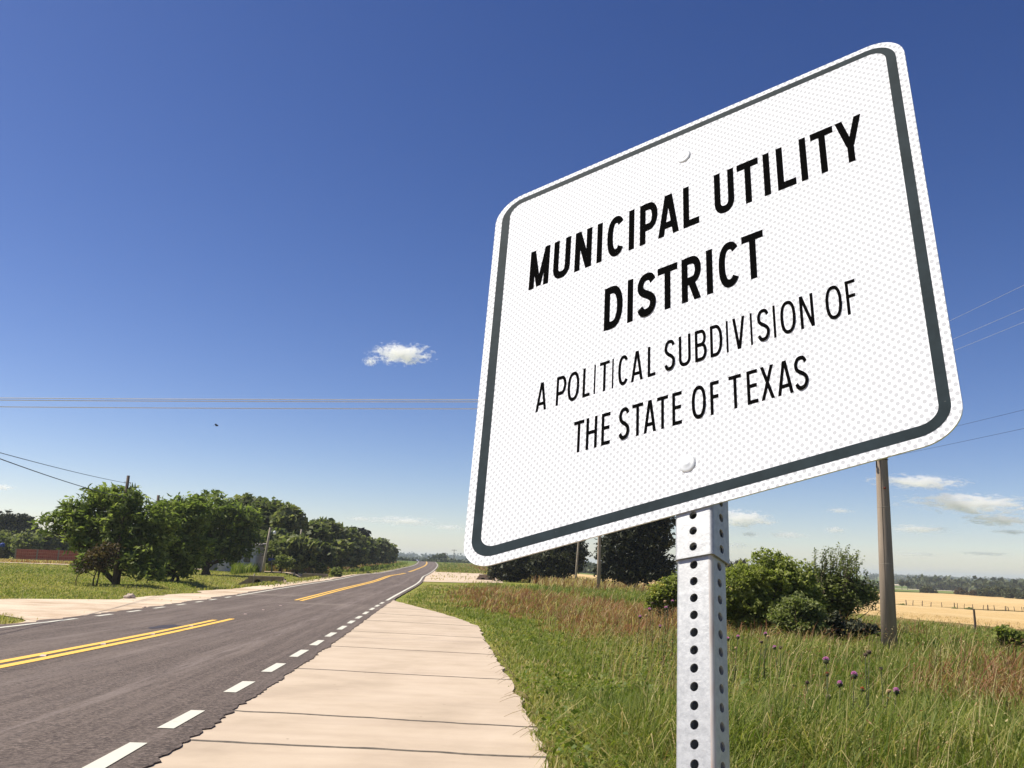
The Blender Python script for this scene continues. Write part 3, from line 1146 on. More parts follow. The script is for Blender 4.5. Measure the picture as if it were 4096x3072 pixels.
def bracket(t, z, side=-1, r=.14):
    m = MB()
    for dz in (0, .05):
        m.tube([((r + .012) * math.cos(a), (r + .012) * math.sin(a), z + dz) for a in np.linspace(0, 2 * math.pi, 17)], .008, 6)
    m.tube([(side * r, -.02, z + .03), (side * (r + .17), -.02, z + .03)], .014, 6)
    m.tube([(side * r, -.02, z - .2), (side * r * 1.0, -.02, z)], .014, 6)
    m.build('clamp', steel, t)
    m = MB()
    for dz in (-.05, 0.02):
        m.ball((side * (r + .18), -.02, z + dz), .045, 8, 6, .7)
    m.build('insulator', porc, t, True)


GP = 'power poles along the right side of the road'
t, A0, AH = pole('utility_pole', 3548, 22, 7.15, .185, .105, conc.m, 'thick round concrete utility pole standing in the grass right of the sign', GP)
for hz in (4.05, 4.4, 5.6, 6.2, 6.6):
    rr = .185 + (.105 - .185) * (hz - A0.z) / AH
    bracket(t, hz - A0.z, -1, rr)
m = MB()
for hz in (1.55, 2.9):
    rr = .185 + (.105 - .185) * (hz - A0.z) / AH
    m = MB()
    m.tube([((rr + .002) * math.cos(a), (rr + .002) * math.sin(a), hz - A0.z) for a in np.linspace(0, 2 * math.pi, 25)], .004, 5)
    m.build('seam_ring', simple('pale_seam', (.42, .37, .30), .9), t)
m = MB()
m.tube([(-.11 * (1 - .4 * f), -.1515 * (1 - .42 * f), AH * f) for f in np.linspace(.02, .98, 12)], .0035, 4)
m.build('mould_seam', simple('dark_seam', (.12, .10, .085), .9), t)
m = MB()
m.ball((-.02, -.165, 3.05 - A0.z + .3), .03, 10, 6, 1)
m.build('red_plug', simple('red_brown_plug', (.22, .05, .03), .7), t)
t, B0, BH = pole('utility_pole', 2395, 71.5, 7.2, .15, .11, conc.m, 'pale concrete pole standing before the big dark tree left of the sign post', GP)
bracket(t, 6.7 - B0.z, 1)
bracket(t, 6.2 - B0.z, 1)
t, C0, CH_ = pole('utility_pole', 2302, 91, 5.6, .11, .08, greyw, 'grey pole with wires and insulators in the gap between the dark trees under the sign', GP, .35)
for z_ in (5.3, 4.9, 4.5):
    bracket(t, z_ - C0.z, 1, .1)


def wire(name, a, b, sag, r, mat, label, group, n=28):
    a, b = Vector(a), Vector(b)
    m = MB()
    pts = []
    for k in range(n + 1):
        s = k / n
        p = a.lerp(b, s)
        p.z -= 4 * sag * s * (1 - s)
        pts.append(p - a)
    m.tube(pts, r, 5)
    o = m.build(name, mat)
    o.location = a
    return tag(o, label, 'wire', group)


GW = 'overhead wires strung from the concrete pole'
ax, ay = A0.x - .15, A0.y
for z_, sag, lab in ((6.6, .35, 'topmost overhead wire leaving the sign edge to the upper right'), (6.2, .4, 'second overhead wire below the topmost one right of the sign'), (5.95, .38, 'third overhead wire right of the sign, darker and lower'), (4.4, .4, 'overhead wire meeting the rounded lower right corner of the sign'), (4.05, .35, 'lowest overhead wire right of the sign, tied to the pole clamp')):
    wire('overhead_wire', (ax, ay, z_), (ax + 1.0, -30, z_ + .1), sag, .0030, greywire if z_ > 5 else wired, lab, GW)
for z_, lab in ((6.7, 'thin overhead wire behind the sign running away to the far pole'), (4.05, 'thin low wire from the pole clamp running left behind the sign post')):
    wire('overhead_wire', (ax, ay, z_), (B0.x + .3, B0.y, 6.7 if z_ > 5 else 5.2), .5, .006, wired, lab, GW)
GX_ = 'pale wires crossing high above the road'
for z0, z1, lab in ((5.58, 4.93, 'topmost pale wire crossing the blue sky left of the sign'), (5.53, 4.87, 'pale wire just below the topmost one in the sky left of the sign'), (5.35, 4.70, 'lowest of the pale wires crossing the sky left of the sign')):
    wire('crossing_wire', (ax, ay, z0), (-28, 23.5, z1 - .25), .12, .012, wirem, lab, GX_)

GL = 'poles on the left side of the road'
t, P1, H1 = pole('telephone_pole', 468, 52.5, 5.38, .13, .085, woodm, 'dark wooden pole rising through the feathery tree at the left', GL, .1)
bracket(t, 4.95 - P1.z, 1, .09)
t, P2, H2 = pole('telephone_pole', 606, 66, 5.1, .13, .10, woodm, 'short dark pole top sticking out of the tree crown right of the first pole', GL)
GT = 'telephone wires at the left'
wire('telephone_wire', (P1.x, P1.y, 4.95), (-13.5, 18, 3.85), .12, .012, wired, 'upper telephone wire from the left edge to the dark wooden pole', GT)
wire('telephone_wire', (P2.x, P2.y, 4.55), (-13.2, 18, 3.95), .38, .016, wired, 'lower thicker telephone wire sagging into the tree crown at the left', GT)
wire('telephone_wire', (P1.x, P1.y, 4.95), (P2.x - 3, P2.y + 22, 4.4), .5, .010, wired, 'thin wire running down right from the wooden pole top into the trees', GT)
t, LP, LH = pole('lamp_pole', 1053, 96, 0.0 + at(1069, 2110, 96).z, .15, .10, greyw, 'leaning pale lamp pole beside the white house', GL, .42)
m = MB()
m.tube([(.42, 0, LH - .3), (.62, 0, LH - .12), (.85, 0, LH - .2), (.9, 0, LH - .35)], .025, 6)
m.build('lamp_arm', steel, t)
m = MB()
m.tube([(.9, 0, LH - .3), (.9, 0, LH - .42), (.9, 0, LH - .62), (.9, 0, LH - .75)], [.06, .15, .17, .08], 10)
m.build('lamp_head', porc, t, True)
pole('telephone_pole', 1183, 108, at(1191, 2117, 108).z, .12, .09, greyw, 'grey green pole in front of the woods right of the lamp pole', GL, .35)
pole('thin_post', 1014, 100, at(1026, 2150, 100).z, .06, .05, greyw, 'thin pale post between the white house and the lamp pole', GL, .4)
b = base_at(1018, 66)
pole('marker_post', 1018, 66, b.z + 1.0, .05, .05, greyw, 'short wooden post behind the culvert near the white house', GL, .08)
b = base_at(1582, 300)
pole('telephone_pole', 1582, 300, at(1582, 2205, 300).z, .28, .24, woodm, 'dark post at the end of the wood beside the road crest', GL)
for px, Y, top, lab in ((1780, 430, 2210, 'far pole with a transformer right of the road crest'), (1813, 520, 2198, 'farthest pole with a crossarm on the horizon right of the road')):
    tz = at(px, top, Y).z
    t, b, H = pole('far_pole', px, Y, tz, .16, .13, woodm, lab, GP)
    m = MB()
    if Y > 500:
        m.box(-1.5, 1.5, -.06, .06, H - .45, H - .25)
        m.build('crossarm', woodm, t)
    else:
        m.box(-.55, .3, -.35, .35, H * .45, H * .62)
        m.build('transformer', steel, t)
        m = MB()
        m.box(-.9, .9, -.06, .06, H - .5, H - .35)
        m.build('crossarm', woodm, t)

# blue direction sign in front of the woods
b = base_at(1088, 100)
t = empty('direction_sign', b, 'small blue road sign on a thin post right of the lamp pole', 'sign')
m = MB()
m.tube([(0, 0, 0), (0, 0, 1.95)], .035, 8)
m.build('post', greyw, t)
m = MB()
m.box(-.42, .34, -.05, -.02, 1.25, 1.55)
m.build('panel', simple('blue_panel', S((24, 52, 130)), .5, .4, var=.05), t)

# ------------------------------------------------------------------ vegetation helpers
bark = simple('bark', (.075, .058, .042), .95, .1, var=.4, scale=7)
F_FEATHER = foliage_mat('feathery_leaves', [(0, (.085, .125, .034)), (.5, (.180, .232, .062)), (1, (.31, .355, .125))], .5)
F_WOOD = foliage_mat('wood_leaves', [(0, (.066, .086, .034)), (.5, (.135, .162, .058)), (1, (.25, .262, .12))], .45)
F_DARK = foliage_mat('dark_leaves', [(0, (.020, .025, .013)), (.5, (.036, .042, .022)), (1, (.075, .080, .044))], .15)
F_BUSH = foliage_mat('broom_leaves', [(0, (.140, .175, .040)), (.5, (.270, .305, .078)), (1, (.39, .41, .145))], .5)
F_OLIVE = foliage_mat('olive_leaves', [(0, (.095, .122, .038)), (.5, (.180, .212, .066)), (1, (.27, .295, .115))], .42)
F_RED = foliage_mat('reddish_leaves', [(0, (.050, .045, .020)), (.5, (.095, .062, .032)), (1, (.13, .10, .045))], .3)
F_YELLOW = foliage_mat('yellow_blossom', [(0, (.45, .38, .05)), (1, (.60, .52, .12))], .2)
F_FAR = foliage_mat('far_leaves', [(0, (.035, .048, .019)), (.5, (.062, .078, .030)), (1, (.11, .12, .055))], .2)


def leaf_mesh(C, size, elong, droop, up, tint, rng):
    """one rhombus leaf spray per centre; returns verts, counts, loops, colours"""
    n = len(C)
    d = rng.normal(size=(n, 3))
    d[:, 2] = d[:, 2] * .6 - droop
    d /= np.linalg.norm(d, axis=1)[:, None]
    nr = rng.normal(size=(n, 3))
    nr += np.array([SUN.x, SUN.y, SUN.z]) * up * 1.6
    b = np.cross(d, nr)
    b /= np.linalg.norm(b, axis=1)[:, None] + 1e-9
    L = size * rng.uniform(.6, 1.4, n)[:, None]
    W = L / elong * rng.uniform(.7, 1.3, n)[:, None]
    bend = np.cross(b, d) * L * .12
    V = np.stack([C - d * L * .5, C + b * W * .5 + bend - d * L * .05, C + d * L * .5, C - b * W * .5 + bend - d * L * .05], 1).reshape(-1, 3)
    T = np.repeat(np.clip(tint, 0, 1), 4)
    return V, np.full(n, 4), np.arange(4 * n), np.stack([T, T, T, np.ones_like(T)], -1)


def clump_points(lobes, n, shell, rng):
    w_ = np.array([l[6] if len(l) > 6 else l[3] * l[4] * l[5] for l in lobes], float) ** (.8)
    k = rng.choice(len(lobes), n, p=w_ / w_.sum())
    L = np.array([l[:6] for l in lobes], float)[k]
    d = rng.normal(size=(n, 3))
    d /= np.linalg.norm(d, axis=1)[:, None]
    r = rng.uniform(0, 1, n) ** shell
    # lumpy outline
    lump = 1 + .16 * np.sin(5 * d[:, 0] + 3 * L[:, 0]) * np.sin(4 * d[:, 1] + L[:, 1]) + .12 * np.sin(7 * d[:, 2] + 2 * L[:, 0])
    return L[:, :3] + d * L[:, 3:6] * (r * lump)[:, None]


def crown(name, parent, lobes, n, per, spread, size, mat, rng, elong=2.2, droop=.1, up=.6, shell=.28, zmin=.05, tint_bias=0.0):
    C = clump_points(lobes, n, shell, rng)
    tint = rng.beta(1.5, 1.5, n) + tint_bias
    C2 = np.repeat(C, per, 0) + rng.normal(size=(n * per, 3)) * spread * np.array([1, 1, .7])
    C2[:, 2] = np.maximum(C2[:, 2], zmin)
    t2 = np.repeat(tint, per) + rng.normal(size=n * per) * .14
    V, c_, i_, a_ = leaf_mesh(C2, size, elong, droop, up, t2, rng)
    return fast_mesh(name, V, c_, i_, mat, parent, a_)


def limbs(parent, lobes, r0, rng, n=7, fork=2, mat=None, base=(0, 0), stems=1, h0=.25):
    m = MB()
    for s in range(stems):
        bx, by = base[0] + (rng.normal() * .25 * (stems > 1)), base[1] + (rng.normal() * .2 * (stems > 1))
        lo = lobes[int(rng.integers(len(lobes)))] if stems > 1 else max(lobes, key=lambda l: l[3] * l[4] * l[5])
        top = Vector((lo[0] * .8, lo[1] * .8, lo[2]))
        k = Vector((bx + (top.x - bx) * .25 + rng.normal() * .1, by + (top.y - by) * .25, top.z * h0))
        k2 = k.lerp(top, .5) + Vector((rng.normal() * .12, rng.normal() * .12, 0))
        m.tube([(bx, by, -.15), tuple(k), tuple(k2), tuple(top)], [r0, r0 * .72, r0 * .45, r0 * .12], 7)
        for i in range(n):
            l = lobes[int(rng.integers(len(lobes)))]
            d = Vector(rng.normal(size=3)).normalized()
            e = Vector((l[0] + d.x * l[3] * .9, l[1] + d.y * l[4] * .9, max(.4, l[2] + d.z * l[5] * .85)))
            st = k.lerp(k2, rng.uniform(0, 1))
            md = st.lerp(e, .5) + Vector((rng.normal() * .12, rng.normal() * .12, abs(rng.normal()) * .15))
            r1 = r0 * rng.uniform(.25, .42)
            m.tube([tuple(st), tuple(md), tuple(e)], [r1, r1 * .6, r1 * .12], 5, cap=False)
    return m.build('trunk', mat or bark, parent, True)


FULL = {'feathery_tree': 1.5, 'spreading_tree': 1.6, 'broadleaf_tree': 1.35, 'broom_shrub': 1.5, 'dark_tree': 1.6, 'dark_conifer': 1.6}


def plant(name, px, Y, lobes, n, per, spread, size, mat, label, cat, group=None, seed=0, r0=.1, nl=7, stems=1, **kw):
    """lobes in photo pixels: (cx, cy, half width, half height, depth ratio) at distance Y"""
    rng = np.random.default_rng(seed + 1000)
    b = base_at(px, Y)
    t = empty(name, b, label, cat, group)
    n = int(n * FULL.get(name, 1.3))
    size = size * (1.5 if name in ('feathery_tree', 'spreading_tree', 'broadleaf_tree') else 1.15)
    spread = spread * .85
    lo = []
    for l in lobes:
        c = at(l[0], l[1], Y + (l[5] if len(l) > 5 else 0)) - b
        s = Y / FP
        lo.append((c.x, c.y, c.z, l[2] * s, max(l[2], l[3] * .7) * s * (l[4] if len(l) > 4 else .9), l[3] * s))
    limbs(t, lo, r0, rng, nl, stems=stems)
    crown('crown', t, lo, n, per, spread, size, mat, rng, **kw)
    return t


# ------------------------------------------------------------------ left side: meadow edge trees
GTL = 'trees along the left meadow'
plant('feathery_tree', 465, 53, [(440, 2095, 120, 110), (345, 2075, 90, 85, .8), (300, 2035, 62, 34, .7), (255, 2052, 46, 24, .7), (205, 2072, 44, 18, .6), (168, 2088, 30, 16, .6), (225, 2118, 48, 13, .6), (290, 2110, 50, 24, .6), (185, 2125, 26, 7, .6), (500, 2015, 95, 66), (410, 1990, 70, 42), (560, 2130, 95, 105), (570, 2225, 85, 85, .8, -.8), (400, 2170, 100, 70), (320, 2150, 70, 50), (640, 2100, 80, 100), (480, 2225, 80, 70), (610, 2275, 60, 45, .8, -1.2)],
      560, 15, .22, .26, F_FEATHER, 'big feathery green tree with a thin sweeping branch on its left, round the dark pole', 'tree', GTL, 1, .15, 14, 3, elong=3.4, droop=.35, shell=.4)
plant('feathery_tree', 700, 62, [(690, 2075, 95, 90), (760, 2065, 85, 80), (660, 2170, 95, 100), (745, 2180, 90, 95), (640, 2255, 80, 60), (720, 2265, 70, 45)],
      420, 15, .24, .28, F_FEATHER, 'feathery tree merging with the right flank of the big one', 'tree', GTL, 2, .15, 10, 2, elong=3.2, droop=.3, shell=.35, tint_bias=-.05)
plant('spreading_tree', 832, 82, [(850, 2055, 120, 80), (790, 2140, 80, 85), (910, 2120, 105, 95), (965, 2095, 80, 85), (880, 2190, 95, 60), (985, 2175, 50, 55), (930, 2215, 60, 30), (800, 2225, 60, 45)],
      480, 15, .3, .34, F_FEATHER, 'dark trunked spreading tree shading the white house', 'tree', GTL, 3, .30, 10, 2, elong=2.8, droop=.25, shell=.35, tint_bias=-.12)
plant('red_leaved_shrub', 388, 50, [(370, 2235, 40, 30), (420, 2215, 45, 34), (335, 2262, 34, 16), (395, 2265, 40, 22)], 75, 12, .22, .16, F_RED, 'low reddish brown shrub under the left side of the big feathery tree', 'shrub', None, 4, .05, 7, 2, elong=1.8)
plant('green_sapling', 320, 50.5, [(318, 2268, 30, 22), (345, 2240, 28, 22)], 60, 12, .14, .15, F_FEATHER, 'small bright green sapling at the foot of the reddish shrub', 'shrub', None, 5, .03, 4, 1, elong=2)

# far-left trees and the bushes behind the wall
GB = 'bushes behind the red wall'
for i, (cx, cy, hw, hh, Y, lab) in enumerate([(20, 2180, 60, 45, 142, 'leftmost bush behind the red wall, cut by the photo edge'), (105, 2178, 50, 42, 140, 'rounded bush above the left end of the red wall'), (175, 2172, 52, 46, 144, 'tallest of the rounded bushes behind the red wall'), (250, 2180, 48, 38, 146, 'bush behind the middle of the red wall'), (318, 2185, 52, 36, 146, 'dark bush behind the wall beside the feathery tree'), (400, 2185, 60, 40, 150, 'bush behind the wall seen under the feathery tree')]):
    plant('round_bush', cx, Y, [(cx, cy, hw, hh), (cx + hw * .4, cy + 12, hw * .7, hh * .7)], 150, 11, .5, .5, F_WOOD, lab, 'bush', GB, 20 + i, .12, 3, elong=1.7, tint_bias=(.02, .1, .15, 0, -.15, -.1)[i])
GD = 'dark trees beyond the bushes at the left edge'
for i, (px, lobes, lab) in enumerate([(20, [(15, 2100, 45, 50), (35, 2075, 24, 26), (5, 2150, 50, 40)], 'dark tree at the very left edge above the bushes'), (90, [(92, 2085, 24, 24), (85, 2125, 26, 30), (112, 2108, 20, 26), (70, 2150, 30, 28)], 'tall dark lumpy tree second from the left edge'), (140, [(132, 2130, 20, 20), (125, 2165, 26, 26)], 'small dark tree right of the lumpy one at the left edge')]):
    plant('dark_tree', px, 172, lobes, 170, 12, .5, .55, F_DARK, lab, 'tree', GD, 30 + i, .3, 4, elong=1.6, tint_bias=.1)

# the wood on the left, each tree on its own
GWD = 'trees of the wood left of the road'
wood = [
    (985, 2058, 105, 92, 118, .05, 'leftmost tree of the wood, behind the white house'),
    (1085, 2085, 85, 85, 116, -.2, 'broad dark tree of the wood right behind the lamp pole'),
    (1035, 2050, 70, 66, 128, .0, 'tree at the top of the wood above the lamp pole'),
    (1152, 2100, 58, 88, 112, .16, 'tall grey green tree with a pale crown in the wood'),
    (1120, 2180, 62, 60, 108, -.35, 'dark hollow looking tree low in the wood between two poles'),
    (1190, 2190, 60, 48, 104, .14, 'low light green tree below the grey green one'),
    (1255, 2140, 62, 62, 126, -.02, 'round tree next to the tall grey green one'),
    (1300, 2120, 52, 45, 138, .05, 'tree with a jagged top in the middle of the wood'),
    (1265, 2205, 62, 42, 118, -.3, 'dark low tree in the middle of the wood'),
    (1352, 2150, 55, 55, 150, -.05, 'tree left of the dark ball-topped tree'),
    (1345, 2205, 50, 38, 135, .1, 'light low tree in the right half of the wood'),
    (1400, 2165, 50, 50, 172, -.05, 'tree under the dark ball-topped tree'),
    (1405, 2205, 50, 36, 150, .05, 'low tree right of the light one'),
    (1438, 2148, 22, 26, 190, -.55, 'dark ball-topped tree standing above the wood'),
    (1460, 2190, 42, 40, 180, .04, 'round tree in the falling right part of the wood'),
    (1500, 2195, 36, 34, 205, -.08, 'second tree from the right end of the wood'),
    (1545, 2202, 30, 28, 235, -.1, 'last small tree at the right end of the wood'),
]
for i, (cx, cy, hw, hh, Y, tb, lab) in enumerate(wood):
    rr = random.Random(i)
    hw, hh, cy = hw * 1.1, hh * 1.0, cy + 5
    lo = [(cx, cy, hw * .85, hh * .9), (cx, cy + hh * .6, hw * .8, hh * .6)] + [(cx + hw * rr.uniform(-.6, .6), cy + hh * rr.uniform(-.55, .5), hw * rr.uniform(.35, .55), hh * rr.uniform(.35, .5)) for _ in range(5)]
    plant('broadleaf_tree', cx, Y, lo, 300, 12, Y / 300, .30 + Y / 480, F_DARK if tb < -.5 else F_WOOD, lab, 'tree', GWD, 50 + i, .2, 4, elong=1.7, shell=.3, tint_bias=tb + .05)
for i, (cx, cy, hw, hh, Y, lab) in enumerate([(1092, 2205, 30, 42, 101, 'wispy young tree behind the blue road sign'), (1130, 2245, 34, 24, 100, 'low bush right of the blue road sign'), (1345, 2292, 15, 18, 92, 'small round bush beside the far culvert'), (1285, 2272, 20, 16, 104, 'small grey bush left of the far culvert bush'), (1190, 2258, 45, 20, 103, 'weedy bush below the grey green pole')]):
    plant('roadside_bush', cx, Y, [(cx, cy, hw, hh)], 90, 10, .2, .26, F_OLIVE, lab, 'bush', 'bushes in front of the wood', 90 + i, .05, 4, elong=2.4, shell=.5)

# ------------------------------------------------------------------ right side: big dark trees, shrubs
GR = 'dark trees behind the sign'
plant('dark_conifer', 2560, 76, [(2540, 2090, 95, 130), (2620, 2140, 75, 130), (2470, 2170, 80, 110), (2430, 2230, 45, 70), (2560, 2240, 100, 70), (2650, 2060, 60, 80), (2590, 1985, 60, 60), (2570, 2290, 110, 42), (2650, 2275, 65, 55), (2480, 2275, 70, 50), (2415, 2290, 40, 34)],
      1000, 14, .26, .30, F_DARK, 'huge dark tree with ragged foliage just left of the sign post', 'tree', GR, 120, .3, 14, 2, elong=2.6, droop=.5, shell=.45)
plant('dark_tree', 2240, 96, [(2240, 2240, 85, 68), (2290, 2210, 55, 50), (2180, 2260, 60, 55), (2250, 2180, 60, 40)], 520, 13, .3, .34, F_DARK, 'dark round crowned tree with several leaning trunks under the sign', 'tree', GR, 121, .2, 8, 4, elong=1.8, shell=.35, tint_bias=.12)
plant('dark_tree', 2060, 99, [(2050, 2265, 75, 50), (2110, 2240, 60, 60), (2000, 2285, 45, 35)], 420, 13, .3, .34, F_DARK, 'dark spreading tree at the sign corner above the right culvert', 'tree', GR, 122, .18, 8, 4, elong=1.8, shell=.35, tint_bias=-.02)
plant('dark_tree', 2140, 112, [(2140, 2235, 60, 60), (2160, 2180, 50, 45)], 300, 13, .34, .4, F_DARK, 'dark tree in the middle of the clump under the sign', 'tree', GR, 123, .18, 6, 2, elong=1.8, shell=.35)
for i, (cx, cy, hw, hh, Y, lab) in enumerate([(2907, 2268, 17, 18, 210, 'small dark distant tree touching the right edge of the sign post'), (2965, 2262, 16, 20, 215, 'small dark distant tree with a ragged top behind the big shrub')]):
    plant('dark_tree', cx, Y, [(cx, cy, hw, hh), (cx + 3, cy + 14, hw * 1.1, hh)], 90, 12, .5, .5, F_DARK, lab, 'tree', 'small trees far behind the big shrub', 130 + i, .2, 4, elong=1.8)

GS = 'shrubs right of the sign post'
plant('broom_shrub', 3040, 25.5, [(3060, 2325, 125, 110), (2950, 2370, 115, 115), (3160, 2345, 115, 100), (2880, 2400, 95, 100), (3020, 2440, 130, 95), (3110, 2280, 85, 58), (3200, 2400, 90, 90), (3090, 2420, 110, 100)],
      1500, 12, .070, .10, F_BUSH, 'big rounded yellow green shrub right of the sign post', 'shrub', GS, 140, .05, 16, 7, elong=2.3, droop=-.25, shell=.22)
t_ac = plant('thorny_shrub', 3370, 28.5, [(3330, 2355, 105, 62), (3430, 2365, 80, 45), (3290, 2310, 50, 40), (3370, 2400, 100, 60), (3460, 2385, 62, 22), (3260, 2370, 80, 85), (3290, 2440, 80, 70), (3350, 2440, 50, 40)],
      900, 12, .11, .085, F_OLIVE, 'spiky thorn shrub with twigs sticking up against the sky beside the concrete pole', 'shrub', GS, 141, .05, 14, 4, elong=2.0, shell=.45, tint_bias=.12)
# its long upright and sideways twigs, clothed in small leaves
rng = np.random.default_rng(5)
m = MB()
pts = []
b0 = base_at(3370, 28.5)
for k in range(64):
    px0, py0 = rng.uniform(3230, 3440), rng.uniform(2300, 2380)
    a = at(px0, py0, 28.5 + rng.normal() * .5) - b0
    if k < 46:
        e = at(px0 + rng.uniform(-40, 70), rng.uniform(2180, 2270) + max(0, px0 - 3330) * .35, 28.5 + rng.normal() * .5) - b0
    else:
        e = at(rng.uniform(3440, 3520), rng.uniform(2330, 2470), 28.5 + rng.normal() * .5) - b0
    md = a.lerp(e, .5) + Vector(rng.normal(size=3) * .07)
    m.tube([tuple(a), tuple(md), tuple(e)], [.018, .011, .004], 4, cap=False)
    for s in np.linspace(.25, 1, 16):
        p = a.lerp(md, s * 2) if s < .5 else md.lerp(e, s * 2 - 1)
        for _ in range(5):
            pts.append(tuple(p + Vector(rng.normal(size=3) * .045)))
m.build('twigs', bark, t_ac)
V, c_, i_, a_ = leaf_mesh(np.array(pts), .062, 2.0, 0, .5, rng.uniform(.1, .8, len(pts)), rng)
fast_mesh('twig_leaves', V, c_, i_, F_OLIVE, t_ac, a_)
plant('leafy_shrub', 3190, 23.6, [(3195, 2430, 62, 52), (3245, 2460, 50, 45), (3140, 2480, 55, 45), (3210, 2505, 85, 32)], 520, 13, .085, .085, F_OLIVE, 'small bright green shrub in front of the big one, below its right side', 'shrub', GS, 142, .03, 12, 5, elong=2.2, droop=-.3, shell=.5, tint_bias=.05)
plant('bramble', 3400, 24.5, [(3370, 2515, 55, 26), (3430, 2515, 45, 20), (3320, 2495, 50, 42), (3480, 2518, 24, 14)], 260, 11, .085, .10, F_DARK, 'low dark bramble at the foot of the shrubs beside the pole', 'shrub', GS, 143, .02, 9, 5, elong=1.6, shell=.5, tint_bias=.25)
plant('leafy_weed', 4040, 20.5, [(4040, 2548, 42, 26), (4015, 2530, 22, 16), (4075, 2560, 24, 22)], 110, 11, .07, .10, F_BUSH, 'broad leaved weed bush in the grass at the right edge', 'shrub', GS, 144, .02, 6, 3, elong=1.7, shell=.5, tint_bias=-.1)
t_y = plant('flowering_shrub', 2660, 30, [(2670, 2370, 58, 50), (2720, 2360, 60, 60), (2615, 2400, 36, 35)], 420, 12, .09, .10, F_BUSH, 'green shrub dotted with yellow blossom left of the sign post', 'shrub', GS, 145, .03, 8, 4, elong=2, shell=.3)
crown('blossom', t_y, [(at(2670, 2345, 30) - base_at(2660, 30)).to_tuple() + (.5, .4, .22), (at(2640, 2362, 29.8) - base_at(2660, 30)).to_tuple() + (.42, .3, .2)], 70, 5, .05, .055, F_YELLOW, np.random.default_rng(3), elong=1.2, shell=.25)

# mid-distance bushes and trees in the valley on the right
GV = 'bushes along the far edge of the wheat'
for i, (cx, cy, hw, hh, Y, lab) in enumerate([(3704, 2362, 20, 16, 372, 'dark lone bush at the wheat edge right of the concrete pole'), (3735, 2370, 10, 8, 372, 'small bush leaning against the lone dark bush'), (3846, 2370, 23, 13, 366, 'low brown bush at the wheat edge halfway to the right frame'), (3895, 2375, 12, 9, 362, 'smallest bush between the brown one and the big dark clump'), (3945, 2372, 32, 24, 352, 'left bush of the big dark clump at the right edge'), (3995, 2366, 30, 26, 356, 'middle bush of the big dark clump at the right edge'), (4045, 2376, 34, 25, 342, 'right bush of the big dark clump at the right edge'), (4090, 2385, 26, 18, 338, 'bush cut off by the right edge of the photo'), (3608, 2330, 9, 8, 520, 'small bush in the green meadow next to the pole'), (3630, 2334, 8, 6, 520, 'second small bush in the green meadow')]):
    plant('field_bush', cx, Y, [(cx, cy, hw, hh), (cx - hw * .4, cy + 4, hw * .6, hh * .75), (cx + hw * .4, cy + 5, hw * .6, hh * .7)], 110, 10, .45, .6, F_FAR if i not in (2, 3) else F_RED, lab, 'bush', GV, 160 + i, .15, 3, elong=1.5, shell=.4, tint_bias=-.1)

# far woods: a mass nobody could count
rng = np.random.default_rng(77)
CC, SZ, TT = [], [], []


def far_trees(n, px_rng, Y_rng, h, width=1.0, tb=0.0):
    h = h * .62
    for _ in range(n):
        px = rng.uniform(*px_rng)
        Y = rng.uniform(*Y_rng)
        p = base_at(px, Y)
        hh = h * rng.uniform(.5, 1.25)
        k = 26
        c_ = rng.normal(size=(k, 3)) * np.array([hh * .36 * width, hh * .36 * width, hh * .26]) + np.array([p.x, p.y, p.z + hh * .5])
        CC.append(c_)
        SZ.append(np.full(k, hh * .30))
        TT.append(np.clip(rng.normal(.45 + tb, .16) + rng.normal(size=k) * .12, 0, 1))


far_trees(190, (3650, 4020), (640, 790), 11.0)
far_trees(110, (3890, 4160), (560, 760), 10.5)
far_trees(190, (3560, 4180), (1000, 1250), 7, tb=-.1)
far_trees(420, (3480, 4250), (1500, 3200), 11, 1.6)
far_trees(60, (2900, 3560), (420, 900), 7)
far_trees(260, (1480, 2050), (2100, 3000), 16, 1.2, -.1)
far_trees(160, (1540, 2080), (900, 1300), 7)
far_trees(70, (1550, 2000), (470, 640), 3.2, 1.4)
far_trees(30, (1730, 1780), (500, 540), 6)
far_trees(60, (2290, 2400), (420, 600), 8)
far_trees(160, (-300, 1000), (230, 420), 8)
far_trees(120, (2050, 2700), (1200, 2400), 12)
CC, SZ, TT = np.concatenate(CC), np.concatenate(SZ), np.concatenate(TT)
V, c_, i_, a_ = leaf_mesh(CC, SZ[:, None][:, 0], 1.3, 0, .8, TT, rng) if False else (None,) * 4
nf = len(CC)
dv = rng.normal(size=(nf, 3))
dv /= np.linalg.norm(dv, axis=1)[:, None]
nv_ = np.cross(dv, rng.normal(size=(nf, 3)))
nv_ /= np.linalg.norm(nv_, axis=1)[:, None]
s_ = SZ[:, None]
V = np.stack([CC - dv * s_, CC + nv_ * s_ * .7, CC + dv * s_, CC - nv_ * s_ * .7], 1).reshape(-1, 3)
T = np.repeat(TT, 4)
kind(fast_mesh('far_woods', V, np.full(nf, 4), np.arange(4 * nf), F_FAR, None, np.stack([T, T, T, np.ones_like(T)], -1)), 'stuff')

# ------------------------------------------------------------------ grasses
GRASS = foliage_mat('grass_blades', [(0.0, (.065, .108, .017)), (.22, (.140, .190, .030)), (.42, (.25, .275, .060)), (.58, (.40, .355, .13)), (.74, (.62, .51, .26)), (.84, (.34, .185, .095)), (1.0, (.255, .108, .058))], .42, .55)


def vnoise(x, y, s, seed):
    r = np.random.default_rng(seed)
    o = 0
    for k in range(6):
        a, f, p = r.uniform(0, 6.28), s * r.uniform(.6, 1.9), r.uniform(0, 6.28)
        o = o + np.sin((x * np.cos(a) + y * np.sin(a)) * f + p + 1.3 * np.sin((x * np.sin(a) - y * np.cos(a)) * f * .7 + p * 2))
    return o / 6


